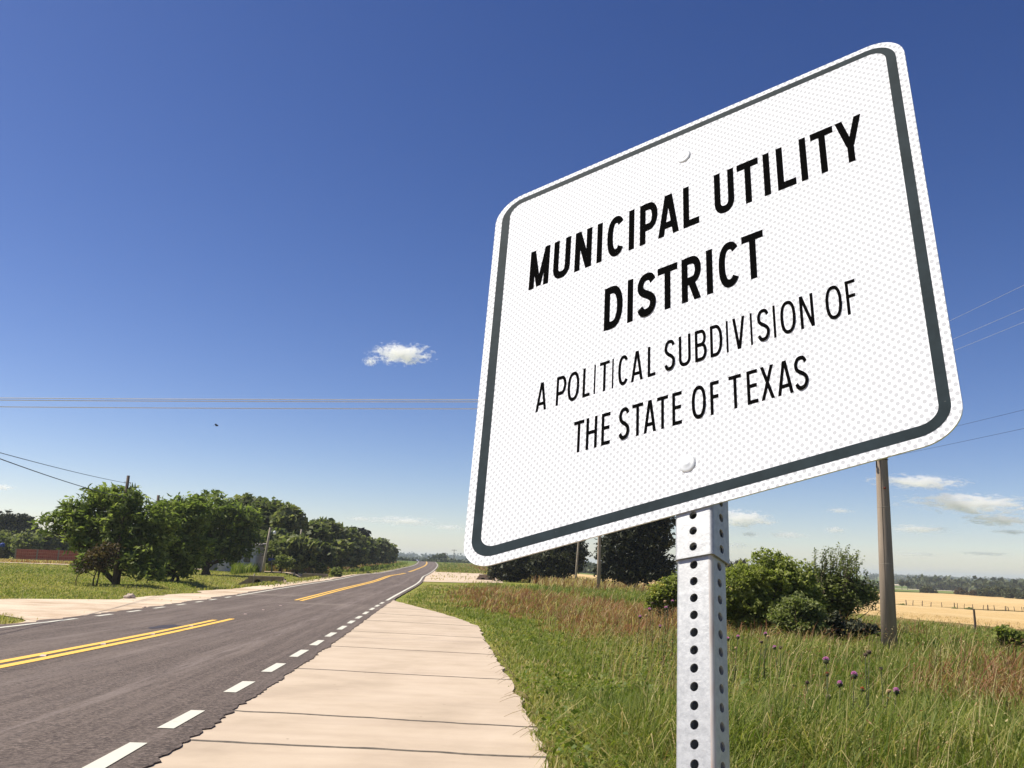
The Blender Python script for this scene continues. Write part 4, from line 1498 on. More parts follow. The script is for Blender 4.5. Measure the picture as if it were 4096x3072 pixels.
def blades(name, X, Y, H, W, tint, rng, lean=.35, mat=None, z=None):
    n = len(X)
    Z = zg(X, Y) - .04 if z is None else z
    a = rng.uniform(0, 2 * math.pi, n)
    ld = a + rng.normal(size=n) * .5
    lm = np.abs(rng.normal(size=n)) * lean * H
    lx, ly = np.cos(ld) * lm, np.sin(ld) * lm
    # wind from the left leans them a little to the right
    lx += .12 * H
    sx, sy = -np.sin(a) * W / 2, np.cos(a) * W / 2
    B = np.stack([X, Y, Z], -1)
    S_ = np.stack([sx, sy, np.zeros(n)], -1)
    lvl = [(0, 1.0), (.45, .9), (.8, .55)]
    P = []
    for f, wf in lvl:
        c_ = B + np.stack([lx * f ** 2, ly * f ** 2, H * f * (1 - .12 * f)], -1)
        P += [c_ - S_ * wf, c_ + S_ * wf]
    P.append(B + np.stack([lx, ly, H * (1 - .12 - .25 * (lm / (H + 1e-6)) ** 2)], -1))
    V = np.stack(P, 1).reshape(-1, 3)
    o = np.arange(n)[:, None] * 7
    quads = np.concatenate([o + np.array([0, 1, 3, 2]), o + np.array([2, 3, 5, 4])], 1).reshape(-1, 4)
    tris = o + np.array([4, 5, 6])
    idx = np.concatenate([quads.ravel(), tris.ravel()])
    cnt = np.concatenate([np.full(len(quads), 4), np.full(len(tris), 3)])
    T = np.repeat(np.clip(tint, 0, 1), 7)
    return kind(fast_mesh(name, V, cnt, idx, mat or GRASS, None, np.stack([T, T, T, np.ones_like(T)], -1)), 'stuff')


rbx = lambda y: np.where(y < 45, RB(y), road_x(y) + LW + .55)


def sample_fan(n, az0, az1, d0, d1, rng):
    az = np.radians(rng.uniform(az0, az1, n))
    d = d0 * (d1 / d0) ** rng.uniform(0, 1, n)
    return np.sin(az) * d, np.cos(az) * d


rng = np.random.default_rng(9)
# right-hand verge and rough grass
TX, TY = sample_fan(56000, -14, 44, 3.2, 75, rng)
per = 10
tn1, tn2, tn3 = vnoise(TX, TY, .35, 1), vnoise(TX, TY, 1.3, 2), vnoise(TX, TY, .16, 3)
tD = np.hypot(TX, TY)
tdist = TX - (rbx(TY) + rag(TY) * .6)
th = rng.uniform(.6, 1.3, len(TX))
dryp = np.clip(.20 + .85 * tn1 + .40 * tn2, .05, .95)
kindr = rng.uniform(0, 1, len(TX))
ttint = np.where(kindr < dryp * .55, rng.uniform(.46, .74, len(TX)), np.clip(rng.uniform(.08, .42, len(TX)) + .14 * dryp, 0, .55))
rustp = np.clip(sstep(.05, .55, tn3 * 1.2 + .5 * tn1 + -.02 + .12 * sstep(28, 45, TY) + .60 * sstep(3.0, 6, TX) * (1 - sstep(11, 17, TY))) * sstep(1.5, 4.0, tdist), 0, 1)
isr = rng.uniform(0, 1, len(TX)) < rustp * .48
ttint = np.where(isr, rng.uniform(.78, 1.0, len(TX)), ttint)
th = np.where(isr, th * 1.12, th)
sp_ = (.035 + .0035 * tD)
X = np.repeat(TX, per) + rng.normal(size=len(TX) * per) * np.repeat(sp_, per)
Y = np.repeat(TY, per) + rng.normal(size=len(TX) * per) * np.repeat(sp_, per)
tint = np.repeat(ttint, per) + rng.normal(size=len(X)) * .05
hh_ = np.repeat(th, per)
rr_ = np.repeat(isr, per)
dist = X - (rbx(Y) + rag(Y) * .6)
in_wheat = (Y > 64 - .15 * X) & (X > 14)
in_dirt = (Y > 84) & (X < road_x(Y) + LW + 12)
edge_ok = rng.uniform(0, 1, len(X)) < np.clip(.35 + dist / .6, 0, 1)
keep = (dist > -.06) & ~in_wheat & ~in_dirt & edge_ok
X, Y, dist, tint, hh_, rr_ = X[keep], Y[keep], dist[keep], tint[keep], hh_[keep], rr_[keep]
D = np.hypot(X, Y)
n1_ = vnoise(X, Y, .35, 1)
n2_ = vnoise(X, Y, 1.3, 2)
mowed = 1 - sstep(2.2, 5.5, dist + 1.2 * n1_)
mowed = np.maximum(mowed * sstep(6, 14, Y), .55 * (1 - sstep(.1, 1.3, dist)))
H = (.15 + .34 * (1 - mowed) + .20 * n2_ * (1 - mowed)) * hh_ * rng.uniform(.6, 1.25, len(X))
H = np.maximum(H, .05) * np.clip(.35 + dist / 1.0, .35, 1)
Wd = np.clip(.0058 + .00055 * D, .006, .045) * rng.uniform(.7, 1.5, len(X))
tint = np.where(rr_, tint, tint + .08 * mowed)
edge_dry = (dist < .5) & (rng.uniform(0, 1, len(X)) < .5)
tint = np.where(edge_dry, rng.uniform(.45, .7, len(X)), tint)
H = np.where(rr_, H * 1.1 + .06, H)
H *= 1 - .62 * np.exp(-(((X - A0.x * .92) / 1.1) ** 2 + ((Y - 20.2) / 2.2) ** 2))
blades('tall_grass', X, Y, H, Wd, tint, rng, .62)

# thin tall stalks with seed heads
X, Y = sample_fan(15000, 2, 42, 5, 72, rng)
dist = X - rbx(Y)
k = (dist > 1.2) & ~((Y > 66 - .15 * X) & (X > 14)) & (rng.uniform(0, 1, len(X)) < np.clip(.25 + .6 * vnoise(X, Y, .3, 8), .08, 1))
X, Y = X[k], Y[k]
D = np.hypot(X, Y)
H = rng.uniform(.55, .95, len(X))
blades('grass_stalks', X, Y, H, np.clip(.0034 + .00035 * D, .004, .02), rng.uniform(.58, .86, len(X)), rng, .34)
# seed plumes on part of them
k = rng.uniform(0, 1, len(X)) < .5
PX, PY, PH = X[k], Y[k], H[k]
C = np.stack([PX + .12 * PH, PY, zg(PX, PY) + PH * .82], -1)
C = np.repeat(C, 5, 0) + rng.normal(size=(len(C) * 5, 3)) * np.array([.02, .02, .065])
V, c_, i_, a_ = leaf_mesh(C, (.014 + .0011 * np.repeat(np.hypot(PX, PY), 5))[:, None], 2.6, -.8, 0, rng.uniform(.62, 1.0, len(C)), rng)
kind(fast_mesh('seed_heads', V, c_, i_, GRASS, None, a_), 'stuff')

# broad-leaved weeds and clover between the blades, close to the slab edge
X, Y = sample_fan(16000, -8, 40, 4.5, 30, rng)
dist = X - rbx(Y)
k = (dist > .05) & (vnoise(X, Y, .9, 21) > -.02)
X, Y = X[k], Y[k]
C = np.stack([X, Y, zg(X, Y) + rng.uniform(.03, .22, len(X))], -1)
C = np.repeat(C, 4, 0) + rng.normal(size=(len(C) * 4, 3)) * .045
V, c_, i_, a_ = leaf_mesh(C, .055, 1.7, 0, 1.2, rng.uniform(.05, .45, len(C)), rng)
kind(fast_mesh('leafy_weeds', V, c_, i_, GRASS, None, a_), 'stuff')

# straggly dry runners creeping onto the slab
m = MB()
for k in range(46):
    y = rng.uniform(6.2, 20)
    x = float(rbx(y)) + .1
    L_ = rng.uniform(.12, .38)
    a = math.pi + rng.normal() * .7
    p = [g3(x, y, .03)]
    for s in range(1, 5):
        p.append(g3(x + math.cos(a) * L_ * s / 4, y + math.sin(a) * L_ * s / 4 + rng.normal() * .015, .03 + .05 * math.sin(s * .9)))
    m.tube(p, [.003, .0027, .0022, .002, .0015], 4)
kind(m.build('dry_runners', simple('dry_stem', (.26, .19, .10), .9)), 'stuff')

# left meadow: short cropped grass
X, Y = sample_fan(190000, -36, -6, 22, 150, rng)
xr = X - road_x(Y)
lim = np.interp(Y, [20, 24, 26.5, 27.5, 28.5, 32, 35.5, 38, 46, 57, 78, 103, 169], [-4.7, -4.5, -5.6, -8, -11.5, -13, -10.0, -6.9, -6.5, -5.6, -5.6, -4.7, -4.3]) + wd(Y) * .8
track = (Y > 28.0 + .4 * np.sin(X)) & (Y < 34.9 + .3 * np.sin(X * 1.7)) & (X < -12)
k = (xr < lim) & ~track & (rng.uniform(0, 1, len(X)) < np.clip(.25 + (lim - xr) / 1.2, 0, 1)) & ~((Y > 101) & (Y < 107.5) & (X > -62))
X, Y, xr = X[k], Y[k], xr[k]
D = np.hypot(X, Y)
n1_ = vnoise(X, Y, .22, 31)
n2_ = vnoise(X, Y, .9, 32)
ditch = np.exp(-((xr + 8.6) / 1.9) ** 2) * sstep(48, 56, Y)
lush = (1 - ditch) * sstep(-9.5, -7, xr) * sstep(48, 56, Y)
H = (.10 + .06 * n2_ + .16 * lush + .03 * sstep(95, 108, Y)) * rng.uniform(.6, 1.4, len(X))
tint = np.where(rng.uniform(0, 1, len(X)) < np.clip(.68 + .65 * n1_ + .25 * n2_, .2, .97), rng.uniform(.46, .68, len(X)), rng.uniform(.16, .44, len(X)))
blades('meadow_grass', X, Y, H, np.clip(.00065 * D, .014, .08) * rng.uniform(.7, 1.4, len(X)), tint, rng, .5)

# rust-coloured weeds: left between road and wood, in front of the wall, right beyond the dirt track
parts = []
X, Y = sample_fan(26000, -16, -5.5, 112, 330, rng)
xr = X - road_x(Y)
k = (xr < -7 - .8 * vnoise(X, Y, .2, 41)) & (xr > -17)
parts.append((X[k], Y[k], np.where(xr[k] > -8.6, rng.uniform(.1, .4, k.sum()), np.where(rng.uniform(0, 1, k.sum()) < .7, rng.uniform(.8, 1, k.sum()), rng.uniform(.2, .6, k.sum()))), .85))
X, Y = sample_fan(16000, -7.5, 2, 100, 330, rng)
xr = X - road_x(Y)
k = (xr > 14 + 1.0 * vnoise(X, Y, .2, 42)) & (Y > 105)
parts.append((X[k], Y[k], np.where(rng.uniform(0, 1, k.sum()) < .65, rng.uniform(.78, 1, k.sum()), rng.uniform(.2, .6, k.sum())), .8))
X, Y = sample_fan(30000, -7.5, 2, 100, 380, rng)
xr = X - road_x(Y)
bare = (xr < 13 - .5 * vnoise(X, Y, .3, 44)) & (Y < 172)
k = (xr > 4.3) & (xr < 24) & ~bare
parts.append((X[k], Y[k], np.where(rng.uniform(0, 1, k.sum()) < .25 + .4 * sstep(9, 16, xr[k]), rng.uniform(.5, .95, k.sum()), rng.uniform(.1, .45, k.sum())), .38))
X, Y = sample_fan(16000, -18, -6, 60, 330, rng)
xr = X - road_x(Y)
k = (xr < -4.6) & (xr > -8)
parts.append((X[k], Y[k], rng.uniform(.12, .62, k.sum()), .22))
X, Y = sample_fan(2600, -34, -4, 22, 180, rng)
xr = X - road_x(Y)
k = (xr < -4.2) & (xr > -7.5) & (vnoise(X, Y, .8, 46) > .12)
parts.append((X[k], Y[k], rng.uniform(.3, .75, k.sum()), .10))
X, Y = sample_fan(1500, -8, 2, 86, 180, rng)
xr = X - road_x(Y)
k = (xr > 4.5) & (xr < 14) & (vnoise(X, Y, .5, 47) > .1)
parts.append((X[k], Y[k], rng.uniform(.45, .85, k.sum()), .25))
X, Y = sample_fan(9000, -30.5, -22, 118, 131, rng)
parts.append((X, Y, rng.uniform(.55, 1, len(X)), .38))
X, Y = sample_fan(10000, -2, 12, 70, 135, rng)
k = (X - road_x(Y) > 15) & ~((Y > 146) & (X > 2))
parts.append((X[k], Y[k], rng.uniform(.6, 1, k.sum()), .9))
X, Y = sample_fan(15000, -16.5, -6, 88, 113, rng)
xr = X - road_x(Y)
k = (xr < -14) & ~((Y > 100.5) & (Y < 108))
parts.append((X[k], Y[k], rng.uniform(.12, .46, k.sum()), 1.05))
X = np.concatenate([p[0] for p in parts])
Y = np.concatenate([p[1] for p in parts])
tint = np.concatenate([p[2] for p in parts])
H = np.concatenate([np.full(len(p[0]), p[3]) for p in parts]) * rng.uniform(.5, 1.3, len(X))
blades('roadside_weeds', X, Y, H, np.clip(.0008 * np.hypot(X, Y), .025, .2), tint, rng, .35)

# wheat stubble fringe where the near field starts
X, Y = rng.uniform(14, 70, 26000), rng.uniform(48, 90, 26000)
k = (Y > 65 - .2 * (X - 16)) & (X < Y * .75)
X, Y = X[k], Y[k]
WHEAT = foliage_mat('wheat_ears', [(0, (.44, .29, .11)), (.5, (.60, .42, .18)), (1, (.72, .54, .28))], .25)
blades('wheat_ears', X, Y, rng.uniform(.45, .75, len(X)), np.full(len(X), .05), rng.uniform(0, 1, len(X)), rng, .25, WHEAT)

# ------------------------------------------------------------------ thistles
stem_m = simple('thistle_stem', (.075, .085, .035), .8, .2, var=.3, scale=30)
bulb_m = simple('thistle_bulb', (.060, .070, .030), .8, .2, var=.4, scale=60)
pink_m = simple('thistle_pink', (.92, .42, .66), .75, .2, var=.25, scale=60)
dryh_m = simple('thistle_dry', (.40, .27, .15), .85, .2, var=.3, scale=50)
brown_m = simple('thistle_brown', (.085, .06, .042), .9, .2, var=.3, scale=50)
leafg = simple('thistle_leaf', (.085, .11, .045), .8, .2, var=.3, scale=20)
cream_m = simple('cream_petals', (.62, .56, .40), .8, .2, var=.15, scale=40)
red_m = simple('thistle_orange', (.62, .22, .12), .8, .2, var=.3, scale=50)


def thistle(px, py, Y, r, petal, label, group, seed, stem_r=.005, name='thistle'):
    r = r * .82
    rg = random.Random(seed)
    p = at(px, py, Y)
    bx, by = p.x + rg.uniform(-.10, .04), p.y + rg.uniform(-.05, .05)
    b = Vector((bx, by, float(zg(bx, by))))
    t = empty(name, b, label, 'flower', group)
    h = p - b
    m = MB()
    md = h * .55 + Vector((rg.uniform(-.03, .03), rg.uniform(-.03, .03), 0))
    m.tube([(0, 0, -.02), tuple(md), tuple(h)], [stem_r * 1.5, stem_r, stem_r * .7], 6)
    m.build('stem', stem_m, t, True)
    m = MB()
    m.ball((h.x, h.y, h.z), r, 12, 8, .85)
    n0 = len(m.v)
    for k in range(34):
        th, ph = rg.uniform(0, 6.28), rg.uniform(.9, 2.9)
        d = Vector((math.sin(ph) * math.cos(th), math.sin(ph) * math.sin(th), math.cos(ph)))
        a = d.orthogonal().normalized() * r * .14
        c_ = h + d * r * .85
        m.add([tuple(c_ - a), tuple(c_ + a), tuple(h + d * r * 1.45)], [(0, 1, 2)])
    head = m.build('flower_head', bulb_m if petal in (pink_m, cream_m, red_m) else petal, t)
    if petal in (pink_m, cream_m, red_m):
        m = MB()
        for k in range(90):
            th, ph = rg.uniform(0, 6.28), abs(rg.gauss(0, .62))
            d = Vector((math.sin(ph) * math.cos(th), math.sin(ph) * math.sin(th), math.cos(ph)))
            a = d.orthogonal().normalized()
            a = (Matrix.Rotation(rg.uniform(0, 6.28), 3, d) @ a) * r * .17
            c_ = h + Vector((d.x * r * .6, d.y * r * .6, r * .45))
            e = h + d * r * 1.25 + Vector((0, 0, r * .45))
            m.add([tuple(c_ - a * .6), tuple(c_ + a * .6), tuple(e + a), tuple(e - a)], [(0, 1, 2, 3)])
        o = m.build('petals', petal, head)
    m = MB()
    for k in range(7):
        f = rg.uniform(.1, .75)
        th = rg.uniform(0, 6.28)
        c_ = md * (f / .55) if f < .55 else md.lerp(h, (f - .55) / .45)
        d = Vector((math.cos(th), math.sin(th), .35))
        L_ = rg.uniform(.06, .16) * (1.2 - f) * (r / .028)
        s = d.cross(Vector((0, 0, 1))).normalized() * L_ * .16
        m.add([tuple(c_), tuple(c_ + d * L_ * .5 + s), tuple(c_ + d * L_), tuple(c_ + d * L_ * .5 - s)], [(0, 1, 2, 3)])
    m.build('leaves', leafg, t)
    return t


GTH = 'thistles in the grass right of the sign post'
Q = lambda x, y: (2700 + x / 1.5845, 2300 + y / 1.5845)
for i, (x, y, r, pm_, lab) in enumerate([
        (957, 548, .030, pink_m, 'topmost pink thistle, farthest left of the four pink ones'),
        (1135, 642, .033, pink_m, 'largest and palest pink thistle in the middle of the patch'),
        (1045, 695, .026, pink_m, 'pink thistle leaning right, between the topmost and the largest one'),
        (1403, 742, .030, pink_m, 'pink thistle farthest right below the concrete pole'),
        (1230, 488, .026, brown_m, 'tall dark brown thistle head standing above the pink ones'),
        (1207, 505, .022, brown_m, 'second dark brown head just left of the tall one'),
        (838, 680, .022, brown_m, 'brown faded thistle head nearest the sign post'),
        (965, 632, .018, red_m, 'small orange thistle head under the topmost pink one'),
        (1187, 729, .020, red_m, 'orange rimmed thistle head below the largest pink one'),
        (1355, 735, .024, dryh_m, 'dry tan thistle head just left of the rightmost pink one'),
        (973, 780, .024, cream_m, 'cream coloured fluffy thistle head left of the middle'),
        (1305, 592, .018, dryh_m, 'small dry thistle head on a tall stalk below the pole foot'),
        (1012, 930, .026, dryh_m, 'dry orange tan thistle head low in the patch'),
        (1092, 922, .018, red_m, 'small coral thistle head low in the patch, right of the tan one'),
        (1140, 934, .018, red_m, 'small coral thistle head lowest right of the pair'),
        (1138, 1112, .020, cream_m, 'pale pink white flower lowest of all near the bottom')]):
    px, py = Q(x, y)
    thistle(px, py, 8.3 + .25 * math.sin(i * 2.3) - (.9 if y > 900 else 0), r, pm_, lab, GTH, i)
GTH2 = 'small thistles farther back by the shrubs'
small = [(2598, 2440), (2610, 2412), (2660, 2405), (2672, 2425), (2690, 2408), (2560, 2470), (2585, 2462), (2640, 2508), (2664, 2434), (2912, 2558), (2952, 2550), (3046, 2568), (2944, 2592), (3062, 2538), (3072, 2545), (3098, 2592), (3122, 2590)]
ORD = ['leftmost', 'second', 'third', 'fourth', 'fifth', 'sixth', 'seventh', 'eighth', 'rightmost']
for side in (0, 1):
    row = sorted(p for p in small if (p[0] > 2800) == bool(side))
    for i, (px, py) in enumerate(row):
        w_ = ORD[i] if i < len(row) - 1 else 'rightmost'
        w_ = w_ + ' from the left' if w_ not in ('leftmost', 'rightmost') else w_
        pm_ = (pink_m, dryh_m, pink_m, brown_m)[i % 4]
        col_ = ('pink', 'dry tan', 'pink', 'brown')[i % 4]
        thistle(px, py, (12.8 if side else 16.5) + .8 * math.sin(i * 1.7), .026 if side else .030, pm_,
                ('small %s thistle before the big rounded shrub, %s of its row' if side else 'small %s thistle left of the sign post, %s of its patch') % (col_, w_), GTH2 + (' on the right' if side else ''), 60 + i + 20 * side)

# ------------------------------------------------------------------ red block wall at the left
WY = 130
wallm = Mat('hollow_red_brick', 0.9, 0.1)
r1 = wallm.noise(2.2, 5, .7, obj=True)
wallm.color(wallm.ramp(r1, [(.3, S((150, 72, 58))), (.55, S((180, 92, 74))), (.75, S((196, 112, 92)))]))
mort = simple('pale_mortar', S((206, 160, 138)), .95, .1)
colm = simple('grey_concrete_post', S((150, 132, 116)), .9, .1)
wb0, wb1 = base_at(62, WY), base_at(400, WY + 4)
wall = empty('brick_wall', wb0, 'long low red block wall with grey posts behind the left meadow', 'wall')
dirv = (wb1 - wb0)
L_ = math.hypot(dirv.x, dirv.y)
ang = math.atan2(dirv.y, dirv.x)
wall.rotation_euler = (0, 0, ang)
NP = 4
pw = L_ / NP
HT = 1.62
for p in range(NP):
    m = MB()
    m.box(p * pw + .1, (p + 1) * pw - .1, 0.02, .12, -.3, HT)
    m.build('mortar_bed', mort, wall)
    rows = 8
    for r_ in range(rows):
        z0 = r_ * HT / rows
        m = MB()
        nb = 10
        for k in range(nb):
            x0 = p * pw + .1 + (pw - .2) * k / nb
            x1 = x0 + (pw - .2) / nb
            j = rng.uniform(-.006, .006)
            m.box(x0 + .008, x1 - .008, -.012 + j, .06, z0 + .022, z0 + HT / rows - (.03 if r_ % 2 else .004))
        m.build('brick_course', wallm.m, wall)
for p in range(NP + 1):
    m = MB()
    m.box(p * pw - .1, p * pw + .1, -.05, .17, -.3, HT + .06)
    m.build('wall_post', colm, wall)

# ------------------------------------------------------------------ white house behind the spreading tree
hb = base_at(935, 99)
house = empty('white_house', hb, 'small white house half hidden under the dark spreading tree', 'house', rz=.06)
wht = simple('white_render', (.50, .49, .50), .9, .15, var=.08, scale=2)
m = MB()
m.box(-2.6, 2.25, 0, 5, 0, 2.75)
m.build('walls', wht, house)
m = MB()
m.add([(-2.9, -.35, 2.75), (2.5, -.35, 2.75), (2.5, 5.3, 2.95), (-2.9, 5.3, 2.95), (-2.9, -.35, 2.9), (2.5, -.35, 2.9), (2.5, 5.3, 3.15), (-2.9, 5.3, 3.15)], [(0, 3, 2, 1), (4, 5, 6, 7), (0, 1, 5, 4), (1, 2, 6, 5), (2, 3, 7, 6), (3, 0, 4, 7)])
m.build('roof', simple('grey_roof', (.22, .2, .19), .9), house)
glassm = simple('dark_glass', (.02, .025, .03), .15, .6)
for x0, x1, z0, z1 in ((1.1, 1.75, 1.0, 2.0), (-.4, .2, .55, 1.3)):
    m = MB()
    m.box(x0, x1, -.03, .02, z0, z1)
    f_ = m.build('window', glassm, house)
    m = MB()
    for a in ((x0 - .06, x0, z0 - .06, z1 + .06), (x1, x1 + .06, z0 - .06, z1 + .06), (x0, x1, z1, z1 + .06), (x0, x1, z0 - .06, z0)):
        m.box(a[0], a[1], -.05, .01, a[2], a[3])
    m.build('frame', wht, f_)
m = MB()
m.box(-2.5, -1.6, -.03, .02, .05, 2.05)
m.build('door', simple('grey_blue_door', (.16, .17, .21), .6), house)
for x in (-1.35, -.62):
    m = MB()
    m.box(x, x + .1, -1.3, -1.2, 0, 2.5)
    m.build('porch_post', wht, house)
m = MB()
m.box(-2.8, -.4, -1.45, -.36, 2.5, 2.62)
m.build('porch_roof', simple('grey_roof_sheet', (.22, .2, .19), .9), house)
m = MB()
m.box(-.62, 1.0, -.5, -.06, 0, .22)
m.build('step', simple('white_step', (.60, .58, .58), .9), house)

# ------------------------------------------------------------------ culverts
culm = simple('old_concrete', S((150, 136, 122)), .92, .15, var=.25, scale=2.5)
holem = simple('culvert_shade', (.03, .028, .026), .95, .1)  # near-black colour stands in for the shade inside the pipes


def culvert(px, ptop, Y, w_, h_, wing, nh, rz, label):
    b = base_at(px, Y)
    x0 = b.x
    top = b.z
    t = empty('culvert', (b.x, b.y, at(px, ptop, Y).z), label, 'culvert', 'concrete culverts beside the road', rz)
    # headwall with round pipe openings
    V, F = [], []
    m = MB()
    r_ = min(h_ * .40, w_ / nh * .34)
    cell = w_ / nh
    for k in range(nh):
        xc = (k + .5) * cell
        zc = -h_ + r_ * 1.15
        angs = sorted([2 * math.pi * j / 20 for j in range(20)] + [math.atan2(sz, sx) % (2 * math.pi) for sx in (-cell / 2, cell / 2) for sz in (-h_ - zc, 0.0 - zc)])
        vs = []
        for a in angs:
            ca, sa = math.cos(a), math.sin(a)
            tt = min(cell / 2 / abs(ca) if abs(ca) > 1e-9 else 99, ((0 - zc) if sa > 0 else (zc + h_)) / abs(sa) if abs(sa) > 1e-9 else 99)
            vs += [(xc + ca * tt, 0, zc + sa * tt), (xc + ca * r_, 0, zc + sa * r_), (xc + ca * r_, 1.4, zc + sa * r_)]
        n = len(angs)
        m.add(vs, [f for j in range(n) for f in ((3 * j, 3 * ((j + 1) % n), 3 * ((j + 1) % n) + 1, 3 * j + 1), (3 * j + 1, 3 * ((j + 1) % n) + 1, 3 * ((j + 1) % n) + 2, 3 * j + 2))])
    m.add([(0, 0, 0), (w_, 0, 0), (w_, .3, 0), (0, .3, 0), (0, .3, -h_), (w_, .3, -h_), (0, 0, -h_), (w_, 0, -h_)], [(0, 1, 2, 3), (0, 3, 4, 6), (1, 7, 5, 2)])
    m.build('headwall', culm, t)
    m = MB()
    m.box(-.04, w_ + .04, -.06, .36, .003, .13)
    m.build('coping', culm, t)
    m = MB()
    m.add([(0, .05, 0), (0, .28, 0), (0, .28, -h_), (0, .05, -h_), (-wing, -.55, -h_ * .96), (-wing, -.32, -h_ * .96)], [(0, 1, 5, 4), (0, 4, 3), (1, 2, 5), (3, 4, 5, 2)])
    m.build('wing_wall', culm, t)
    m = MB()
    m.add([(w_, .05, 0), (w_, .28, 0), (w_, .28, -h_), (w_, .05, -h_), (w_ + wing * .35, -.5, -h_ * .9), (w_ + wing * .35, -.25, -h_ * .9), (w_ + wing * .35, -.5, -.15), (w_ + wing * .35, -.25, -.15)], [(0, 1, 7, 6), (0, 6, 4, 3), (1, 2, 5, 7), (4, 6, 7, 5)])
    m.build('wing_wall', culm, t)
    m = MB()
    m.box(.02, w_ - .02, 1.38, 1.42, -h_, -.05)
    m.build('pipe_shade_sheet', holem, t)  # added dark sheet across the bores, painted as their shade
    return t


culvert(1003, 2310, 66, 2.35, .72, 1.0, 2, .05, 'nearest concrete culvert with two pipe mouths and a sloping wing wall, left of the road')
culvert(1215, 2299, 88, 2.3, .62, .7, 1, .05, 'farther low culvert wall on the left beside the road')
culvert(1918, 2302, 104, 1.7, .85, .7, 2, .0, 'broken concrete culvert at the right under the sign corner')

# stones and rubble
stonem = simple('pale_stone', S((196, 178, 160)), .9, .15, var=.2, scale=8)


def stone(px, py, Y, r, label, group, seed):
    rg = random.Random(seed)
    b = base_at(px, Y)
    m = MB()
    m.ball((0, 0, r * .3), r, 9, 6, .6)
    m.v = [(x * (1 + rg.uniform(-.25, .25)), y * (1 + rg.uniform(-.2, .2)), max(-.05, z * (1 + rg.uniform(-.2, .2)))) for x, y, z in m.v]
    o = m.build('stone', stonem)
    o.location = b
    tag(o, label, 'stone', group)


GST = 'pale stones on the verge'
stone(540, 2392, 39.4, .22, 'largest whitish stone lying on the dirt edge of the left meadow', GST, 1)
stone(524, 2394, 39.1, .14, 'smaller whitish stone touching the left side of the largest one', GST, 2)
stone(598, 2428, 32.6, .07, 'dark edged pebble on the bare dirt by the left dashes', GST, 3)
stone(1567, 2270, 230, .35, 'white stone on the grass left of the road bend', GST, 4)

# ------------------------------------------------------------------ fences in the wheat
postm = simple('old_fence_wood', (.10, .075, .058), .95, .1, var=.35, scale=9)
QF = lambda x, y: (3500 + x / 3.711, 2200 + y / 3.711)
FY = 175
posts = [(25, 830, 60, 1), (450, 855, 85, 2), (545, 860, 88, 1.2), (685, 868, 95, 1.6), (812, 882, 65, 1.4), (980, 875, 78, 1.2), (1165, 898, 90, 2), (1207, 893, 80, 1), (1305, 895, 75, .7), (1437, 888, 68, 1.4), (1585, 905, 65, 1), (1660, 910, 85, 2.6), (1757, 915, 75, 1.2), (1908, 920, 72, .9), (1925, 925, 75, 1), (1967, 918, 50, 1.4), (2053, 925, 68, .9), (2160, 935, 75, 1), (2197, 938, 72, 1)]
p0, p1 = base_at(QF(25, 0)[0], FY), base_at(QF(2197, 0)[0], FY)
fence = empty('wire_fence', p0, 'old wire fence of crooked wooden posts crossing the wheat right of the pole', 'fence')
tops = []
for i, (x, y, h, th) in enumerate(posts):
    px = QF(x, y)[0]
    t_ = (x - 25) / 2172
    Yp = FY + 8 * t_
    b = base_at(px, Yp) - p0
    hh = 1.0 + h / 3.711 * Yp / FP * .40
    m = MB()
    lx, ly = rng.normal() * .10, rng.normal() * .08
    r_ = .035 + .030 * th
    m.tube([(b.x, b.y, b.z - .2), (b.x + lx * .4, b.y, b.z + hh * .5), (b.x + lx, b.y + ly, b.z + hh)], [r_, r_ * .95, r_ * .75], 6)
    m.build('post', postm, fence)
    tops.append((b, hh))
for f in (.55, .78, .95):
    m = MB()
    m.tube([(b.x, b.y, b.z + hh * f) for b, hh in tops], .008, 4)
    m.build('wire_strand', wired, fence)
GP3 = 'lone fence posts left of the concrete pole'
for i, (px, lab) in enumerate(((3483, 'thin fence post in the wheat just left of the concrete pole'), (3494, 'leaning fence post second left of the concrete pole'), (3509, 'short fence post beside the edge of the concrete pole'))):
    b = base_at(px, FY - 2)
    m = MB()
    m.tube([(0, 0, -.2), (.04 * (i - 1), 0, .6), (.14 * (i - 1), 0, 1.35)], [.07, .06, .05], 6)
    o = m.build('fence_post', postm)
    o.location = b
    tag(o, lab, 'post', GP3)
b = base_at(3891, 55)
m = MB()
m.tube([(0, 0, -.2), (.015, 0, .7), (-.01, 0, 1.45)], [.075, .07, .06], 8)
m.ball((-.01, 0, 1.44), .06, 8, 5, .4)
o = m.build('fence_post', postm)
o.location = b
tag(o, 'nearest dark fence post at the edge of the wheat right of the pole', 'post', 'single near fence posts')
# weeds along the fence line
for i, (x, y, hw, hh, lab) in enumerate([(395, 825, 45, 28, 'green weed clump at the left end of the fence'), (1400, 892, 45, 18, 'low green weed clump halfway along the fence'), (1180, 885, 22, 14, 'tiny weed clump at the foot of a leaning fence post'), (640, 850, 24, 12, 'tiny dry weed clump left of the fence middle')]):
    px, py = QF(x, y)
    plant('weed_clump', px, FY + 1, [(px, 2248 + .0367 * (px - 2048) + 128 - hh / 3.7, hw / 3.711, hh / 3.711)], 40, 8, .2, .3, F_OLIVE, lab, 'weed', 'weed clumps along the fence', 200 + i, .02, 3, elong=1.8, shell=.5)

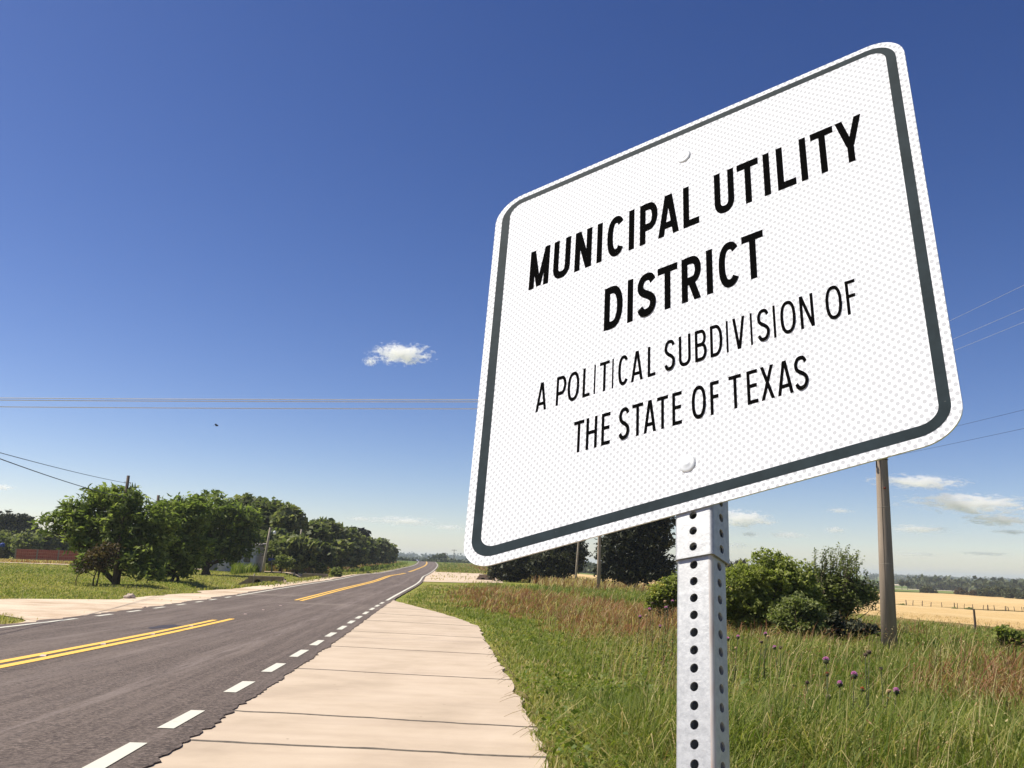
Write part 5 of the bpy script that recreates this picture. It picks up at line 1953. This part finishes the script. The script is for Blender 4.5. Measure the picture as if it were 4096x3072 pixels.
# ------------------------------------------------------------------ far farm buildings
GFB = 'pale farm buildings far across the valley'
barnw = simple('cream_wall', (.42, .37, .30), .9)
barnr = simple('pale_roof', (.50, .44, .38), .8)
for i, (x0, x1, y0, y1, Y, lab) in enumerate([(838, 895, 440, 466, 900, 'leftmost pale farm building across the valley'), (930, 1030, 428, 452, 1000, 'long pale roofed building second from the left across the valley'), (1165, 1215, 438, 476, 860, 'building with a rounded pale top behind the valley trees'), (1268, 1325, 458, 492, 820, 'square cream building standing clear of the valley trees'), (1425, 1592, 470, 494, 840, 'longest low cream shed at the right of the valley')]):
    a, b_ = at(*QF(x0, y1), Y), at(*QF(x1, y0), Y)
    wdt, hgt = b_.x - a.x, b_.z - a.z
    gz_ = float(zg(a.x, a.y))
    t = empty('farm_building', (a.x, a.y, gz_), lab, 'building', GFB)
    z0, z1 = -.2, max(b_.z - gz_, hgt)
    m = MB()
    m.box(0, wdt, 0, 9, z0, z0 + (z1 - z0) * .72)
    m.build('walls', barnw, t)
    m = MB()
    zz = z0 + (z1 - z0) * .72
    m.add([(-.4, -.5, zz), (wdt + .4, -.5, zz), (wdt + .4, 9.5, zz), (-.4, 9.5, zz), (-.4, 4.5, z1), (wdt + .4, 4.5, z1)], [(0, 1, 5, 4), (2, 3, 4, 5), (0, 4, 3), (1, 2, 5)])
    m.build('roof', barnr, t)
    for k in range(max(2, int(wdt / 6))):
        m = MB()
        xx = wdt * (k + .5) / max(2, int(wdt / 6))
        m.box(xx - .6, xx + .6, -.06, .02, z0 + (zz - z0) * .35, z0 + (zz - z0) * .75)
        m.build('window', glassm, t)

# ------------------------------------------------------------------ the dark car beyond the crest
cb = Vector((at(1661, 2240, 440).x, 440, 0))
cz = at(1661, 2248, 440).z
car = empty('parked_car', (cb.x, cb.y, cz - .35), 'small black car at the road bend just left of the crest', 'car', rz=math.radians(-28))
paintm = simple('black_car_paint', (.008, .008, .01), .25, .5)
prof = [(-2.1, .25), (-2.15, .75), (-1.5, .92), (-.85, 1.42), (.75, 1.45), (1.45, .98), (2.1, .85), (2.15, .3)]
V = [(x, -.85, z) for x, z in prof] + [(x, .85, z) for x, z in prof]
n = len(prof)
mesh_obj('body', V, [tuple(range(n - 1, -1, -1))[::-1], tuple(range(2 * n - 1, n - 1, -1))] + [(i, n + i, n + (i + 1) % n, (i + 1) % n) for i in range(n)], paintm, car)
for s in (-1, 1):
    m = MB()
    m.add([(-.75, s * .86, 1.0), (.68, s * .86, 1.0), (.62, s * .86, 1.36), (-.6, s * .86, 1.36)], [(0, 1, 2, 3)])
    m.build('window', glassm, car)
    for x in (-1.3, 1.3):
        m = MB()
        m.tube([(x, s * .66, .33), (x, s * .9, .33)], .33, 14)
        m.build('wheel', simple('tyre', (.015, .015, .015), .9), car)
    m = MB()
    m.ball((2.12, s * .6, .68), .1, 8, 6)
    m.build('headlight', porc, car)
m = MB()
m.add([(1.47, -.7, 1.0), (1.47, .7, 1.0), (.8, .65, 1.44), (.8, -.65, 1.44)], [(0, 1, 2, 3)])
m.build('windscreen', simple('glass_painted_glare', (.7, .72, .75), .08, .8), car)  # pale base colour stands in for white light reflected off the windscreen

# blue thing in the bushes at the left edge
b = base_at(5, 128)
tz = at(5, 2188, 128).z - b.z
t = empty('blue_tank', b, 'small blue tank on a stand half hidden by bushes at the left edge', 'tank')
m = MB()
m.tube([(0, 0, tz), (0, 0, tz + .42), (0, 0, tz + .52), (0, 0, tz + .58)], [.32, .32, .24, .1], 16)
m.build('body', simple('blue_plastic', S((34, 62, 140)), .6, .3, var=.1), t, True)
m = MB()
for sx, sy in ((-1, -1), (1, -1), (1, 1), (-1, 1)):
    m.tube([(sx * .26, sy * .26, -.1), (sx * .2, sy * .2, tz + .02)], .03, 5)
m.build('stand', woodm, t)

# a bird high over the road
bp = at(867, 1703, 60)
m = MB()
m.ball((0, 0, 0), .05, 8, 6, .7)
m.v = [(x * 2.4, y, z) for x, y, z in m.v]
m.add([(-.05, .03, .02), (.08, .03, .02), (.0, .22, .12), (-.06, .36, .05)], [(0, 1, 2, 3)])
m.add([(-.05, -.03, .02), (.08, -.03, .02), (.0, -.22, .12), (-.06, -.36, .05)], [(3, 2, 1, 0)])
m.add([(-.1, -.02, 0), (-.1, .02, 0), (-.24, .05, 0), (-.24, -.05, 0)], [(0, 1, 2, 3)])
o = m.build('bird', simple('dark_feathers', (.03, .03, .035), .9))
o.location = bp
tag(o, 'tiny dark bird flying in the blue sky over the road', 'bird')

# ------------------------------------------------------------------ haze
hm = bpy.data.materials.new('haze_air')
hm.use_nodes = True
hn = hm.node_tree
hn.nodes.clear()
ho = hn.nodes.new('ShaderNodeOutputMaterial')
hv = hn.nodes.new('ShaderNodeVolumePrincipled')
hv.inputs['Color'].default_value = (.78, .86, 1.0, 1)
hv.inputs['Density'].default_value = .0002
hv.inputs['Anisotropy'].default_value = .2
hn.links.new(hv.outputs[0], ho.inputs['Volume'])
m = MB()
m.box(-5600, 5600, -120, 6800, -16, 34)
kind(m.build('haze', hm), 'stuff')

# ------------------------------------------------------------------ clouds: real volumes, some kilometres away
CLOUDS = True
CY = 5200


def cloud_mat(seed, dens):
    cm_ = bpy.data.materials.new('cloud_vapour')
    cm_.use_nodes = True
    t_ = cm_.node_tree
    t_.nodes.clear()
    o_ = t_.nodes.new('ShaderNodeOutputMaterial')
    pv = t_.nodes.new('ShaderNodeVolumePrincipled')
    pv.inputs['Color'].default_value = (1, 1, 1, 1)
    pv.inputs['Anisotropy'].default_value = .25
    tc = t_.nodes.new('ShaderNodeTexCoord')
    # unit-ball falloff in the cloud's own box, eaten away by noise
    ln = t_.nodes.new('ShaderNodeVectorMath')
    ln.operation = 'LENGTH'
    t_.links.new(tc.outputs['Object'], ln.inputs[0])
    mpn = t_.nodes.new('ShaderNodeMapping')
    mpn.inputs['Location'].default_value = (seed * 3.7, seed * 1.3, 0)
    mpn.inputs['Scale'].default_value = (1.35, 1.35, .8)
    t_.links.new(tc.outputs['Object'], mpn.inputs['Vector'])
    nz = t_.nodes.new('ShaderNodeTexNoise')
    nz.inputs['Scale'].default_value = 2.4
    nz.inputs['Detail'].default_value = 5
    nz.inputs['Roughness'].default_value = .68
    t_.links.new(mpn.outputs[0], nz.inputs['Vector'])
    a = t_.nodes.new('ShaderNodeMath')
    a.operation = 'MULTIPLY_ADD'          # noise*2.6 - r
    a.inputs[1].default_value = 5.0
    t_.links.new(nz.outputs['Fac'], a.inputs[0])
    ng = t_.nodes.new('ShaderNodeMath')
    ng.operation = 'MULTIPLY'
    ng.inputs[1].default_value = -1.0
    t_.links.new(ln.outputs['Value'], ng.inputs[0])
    t_.links.new(ng.outputs[0], a.inputs[2])
    mr = t_.nodes.new('ShaderNodeMapRange')
    mr.inputs['From Min'].default_value = 1.85
    mr.inputs['From Max'].default_value = 2.25
    mr.inputs['To Min'].default_value = 0
    mr.inputs['To Max'].default_value = dens
    t_.links.new(a.outputs[0], mr.inputs['Value'])
    t_.links.new(mr.outputs[0], pv.inputs['Density'])
    t_.links.new(pv.outputs[0], o_.inputs['Volume'])
    return cm_


GC = 'small fair weather clouds low in the sky'
clouds = [
    (1606, 1416, 118, 38, 3200, .06, 'torn white cloud hanging alone in the blue above the road', 1),
    (1482, 1446, 30, 18, 3200, .06, 'small white puff at the lower left of the torn cloud', 2),
    (14, 1949, 36, 10, CY, 0.026, 'small flat cloud cut by the left edge of the photo', 3),
    (1440, 2075, 48, 8, CY, 0.022, 'thin cloud streak over the wood end, left of the longer one', 4),
    (1610, 2083, 112, 15, CY, 0.022, 'long flat pale cloud above the far road', 5),
    (1795, 2110, 55, 11, CY, 0.022, 'small pale cloud next to the left edge of the sign', 6),
    (3680, 1928, 150, 24, CY, 0.026, 'highest cloud right of the concrete pole, rising to the right', 7),
    (3880, 2015, 205, 32, CY, 0.026, 'largest long cloud right of the concrete pole', 8),
    (4000, 2080, 118, 20, CY, 0.026, 'cloud under the largest one, reaching the right edge', 9),
    (2960, 2075, 110, 28, CY, 0.026, 'bright cloud touching the right side of the sign post', 10),
    (3358, 2043, 44, 9, CY, 0.022, 'tiny pink cloud left of the concrete pole', 11),
    (3340, 2120, 34, 11, CY, 0.022, 'tiny puff low left of the concrete pole', 12),
    (3675, 2117, 110, 14, CY, 0.024, 'flat cloud right of the pole below the largest one', 13),
    (4050, 2128, 70, 9, CY, 0.022, 'thin cloud low at the right edge', 14),
    (3000, 2137, 32, 9, CY, 0.022, 'small puff right of the sign post above the shrub', 15),
    (3150, 2140, 62, 12, CY, 0.018, 'faint wispy cloud above the thorny shrub', 16),
    (3665, 2217, 80, 9, CY, 0.015, 'faint streak of cloud close above the horizon right of the pole', 17),
    (2945, 2182, 38, 10, CY, 0.020, 'little cloud just over the big shrub by the post', 18),
    (3940, 2215, 90, 8, CY, 0.013, 'faint streak of cloud low on the right horizon', 19),
]
if CLOUDS:
    for (px, py, hw, hh, Y, dens, lab, sd) in clouds:
        p = at(px, py, Y)
        s = Y / FP * (1.2 if Y > 4000 else 1.0)
        dens *= 1.6 if Y > 4000 else 1.0
        m = MB()
        m.ball((0, 0, 0), 1.35, 16, 10, 1.0)
        o = m.build('cloud', cloud_mat(sd, dens))
        o.location = p
        o.scale = (hw * s, min(hw, hh * 2.5) * s, hh * s)
        tag(o, lab, 'cloud', GC)
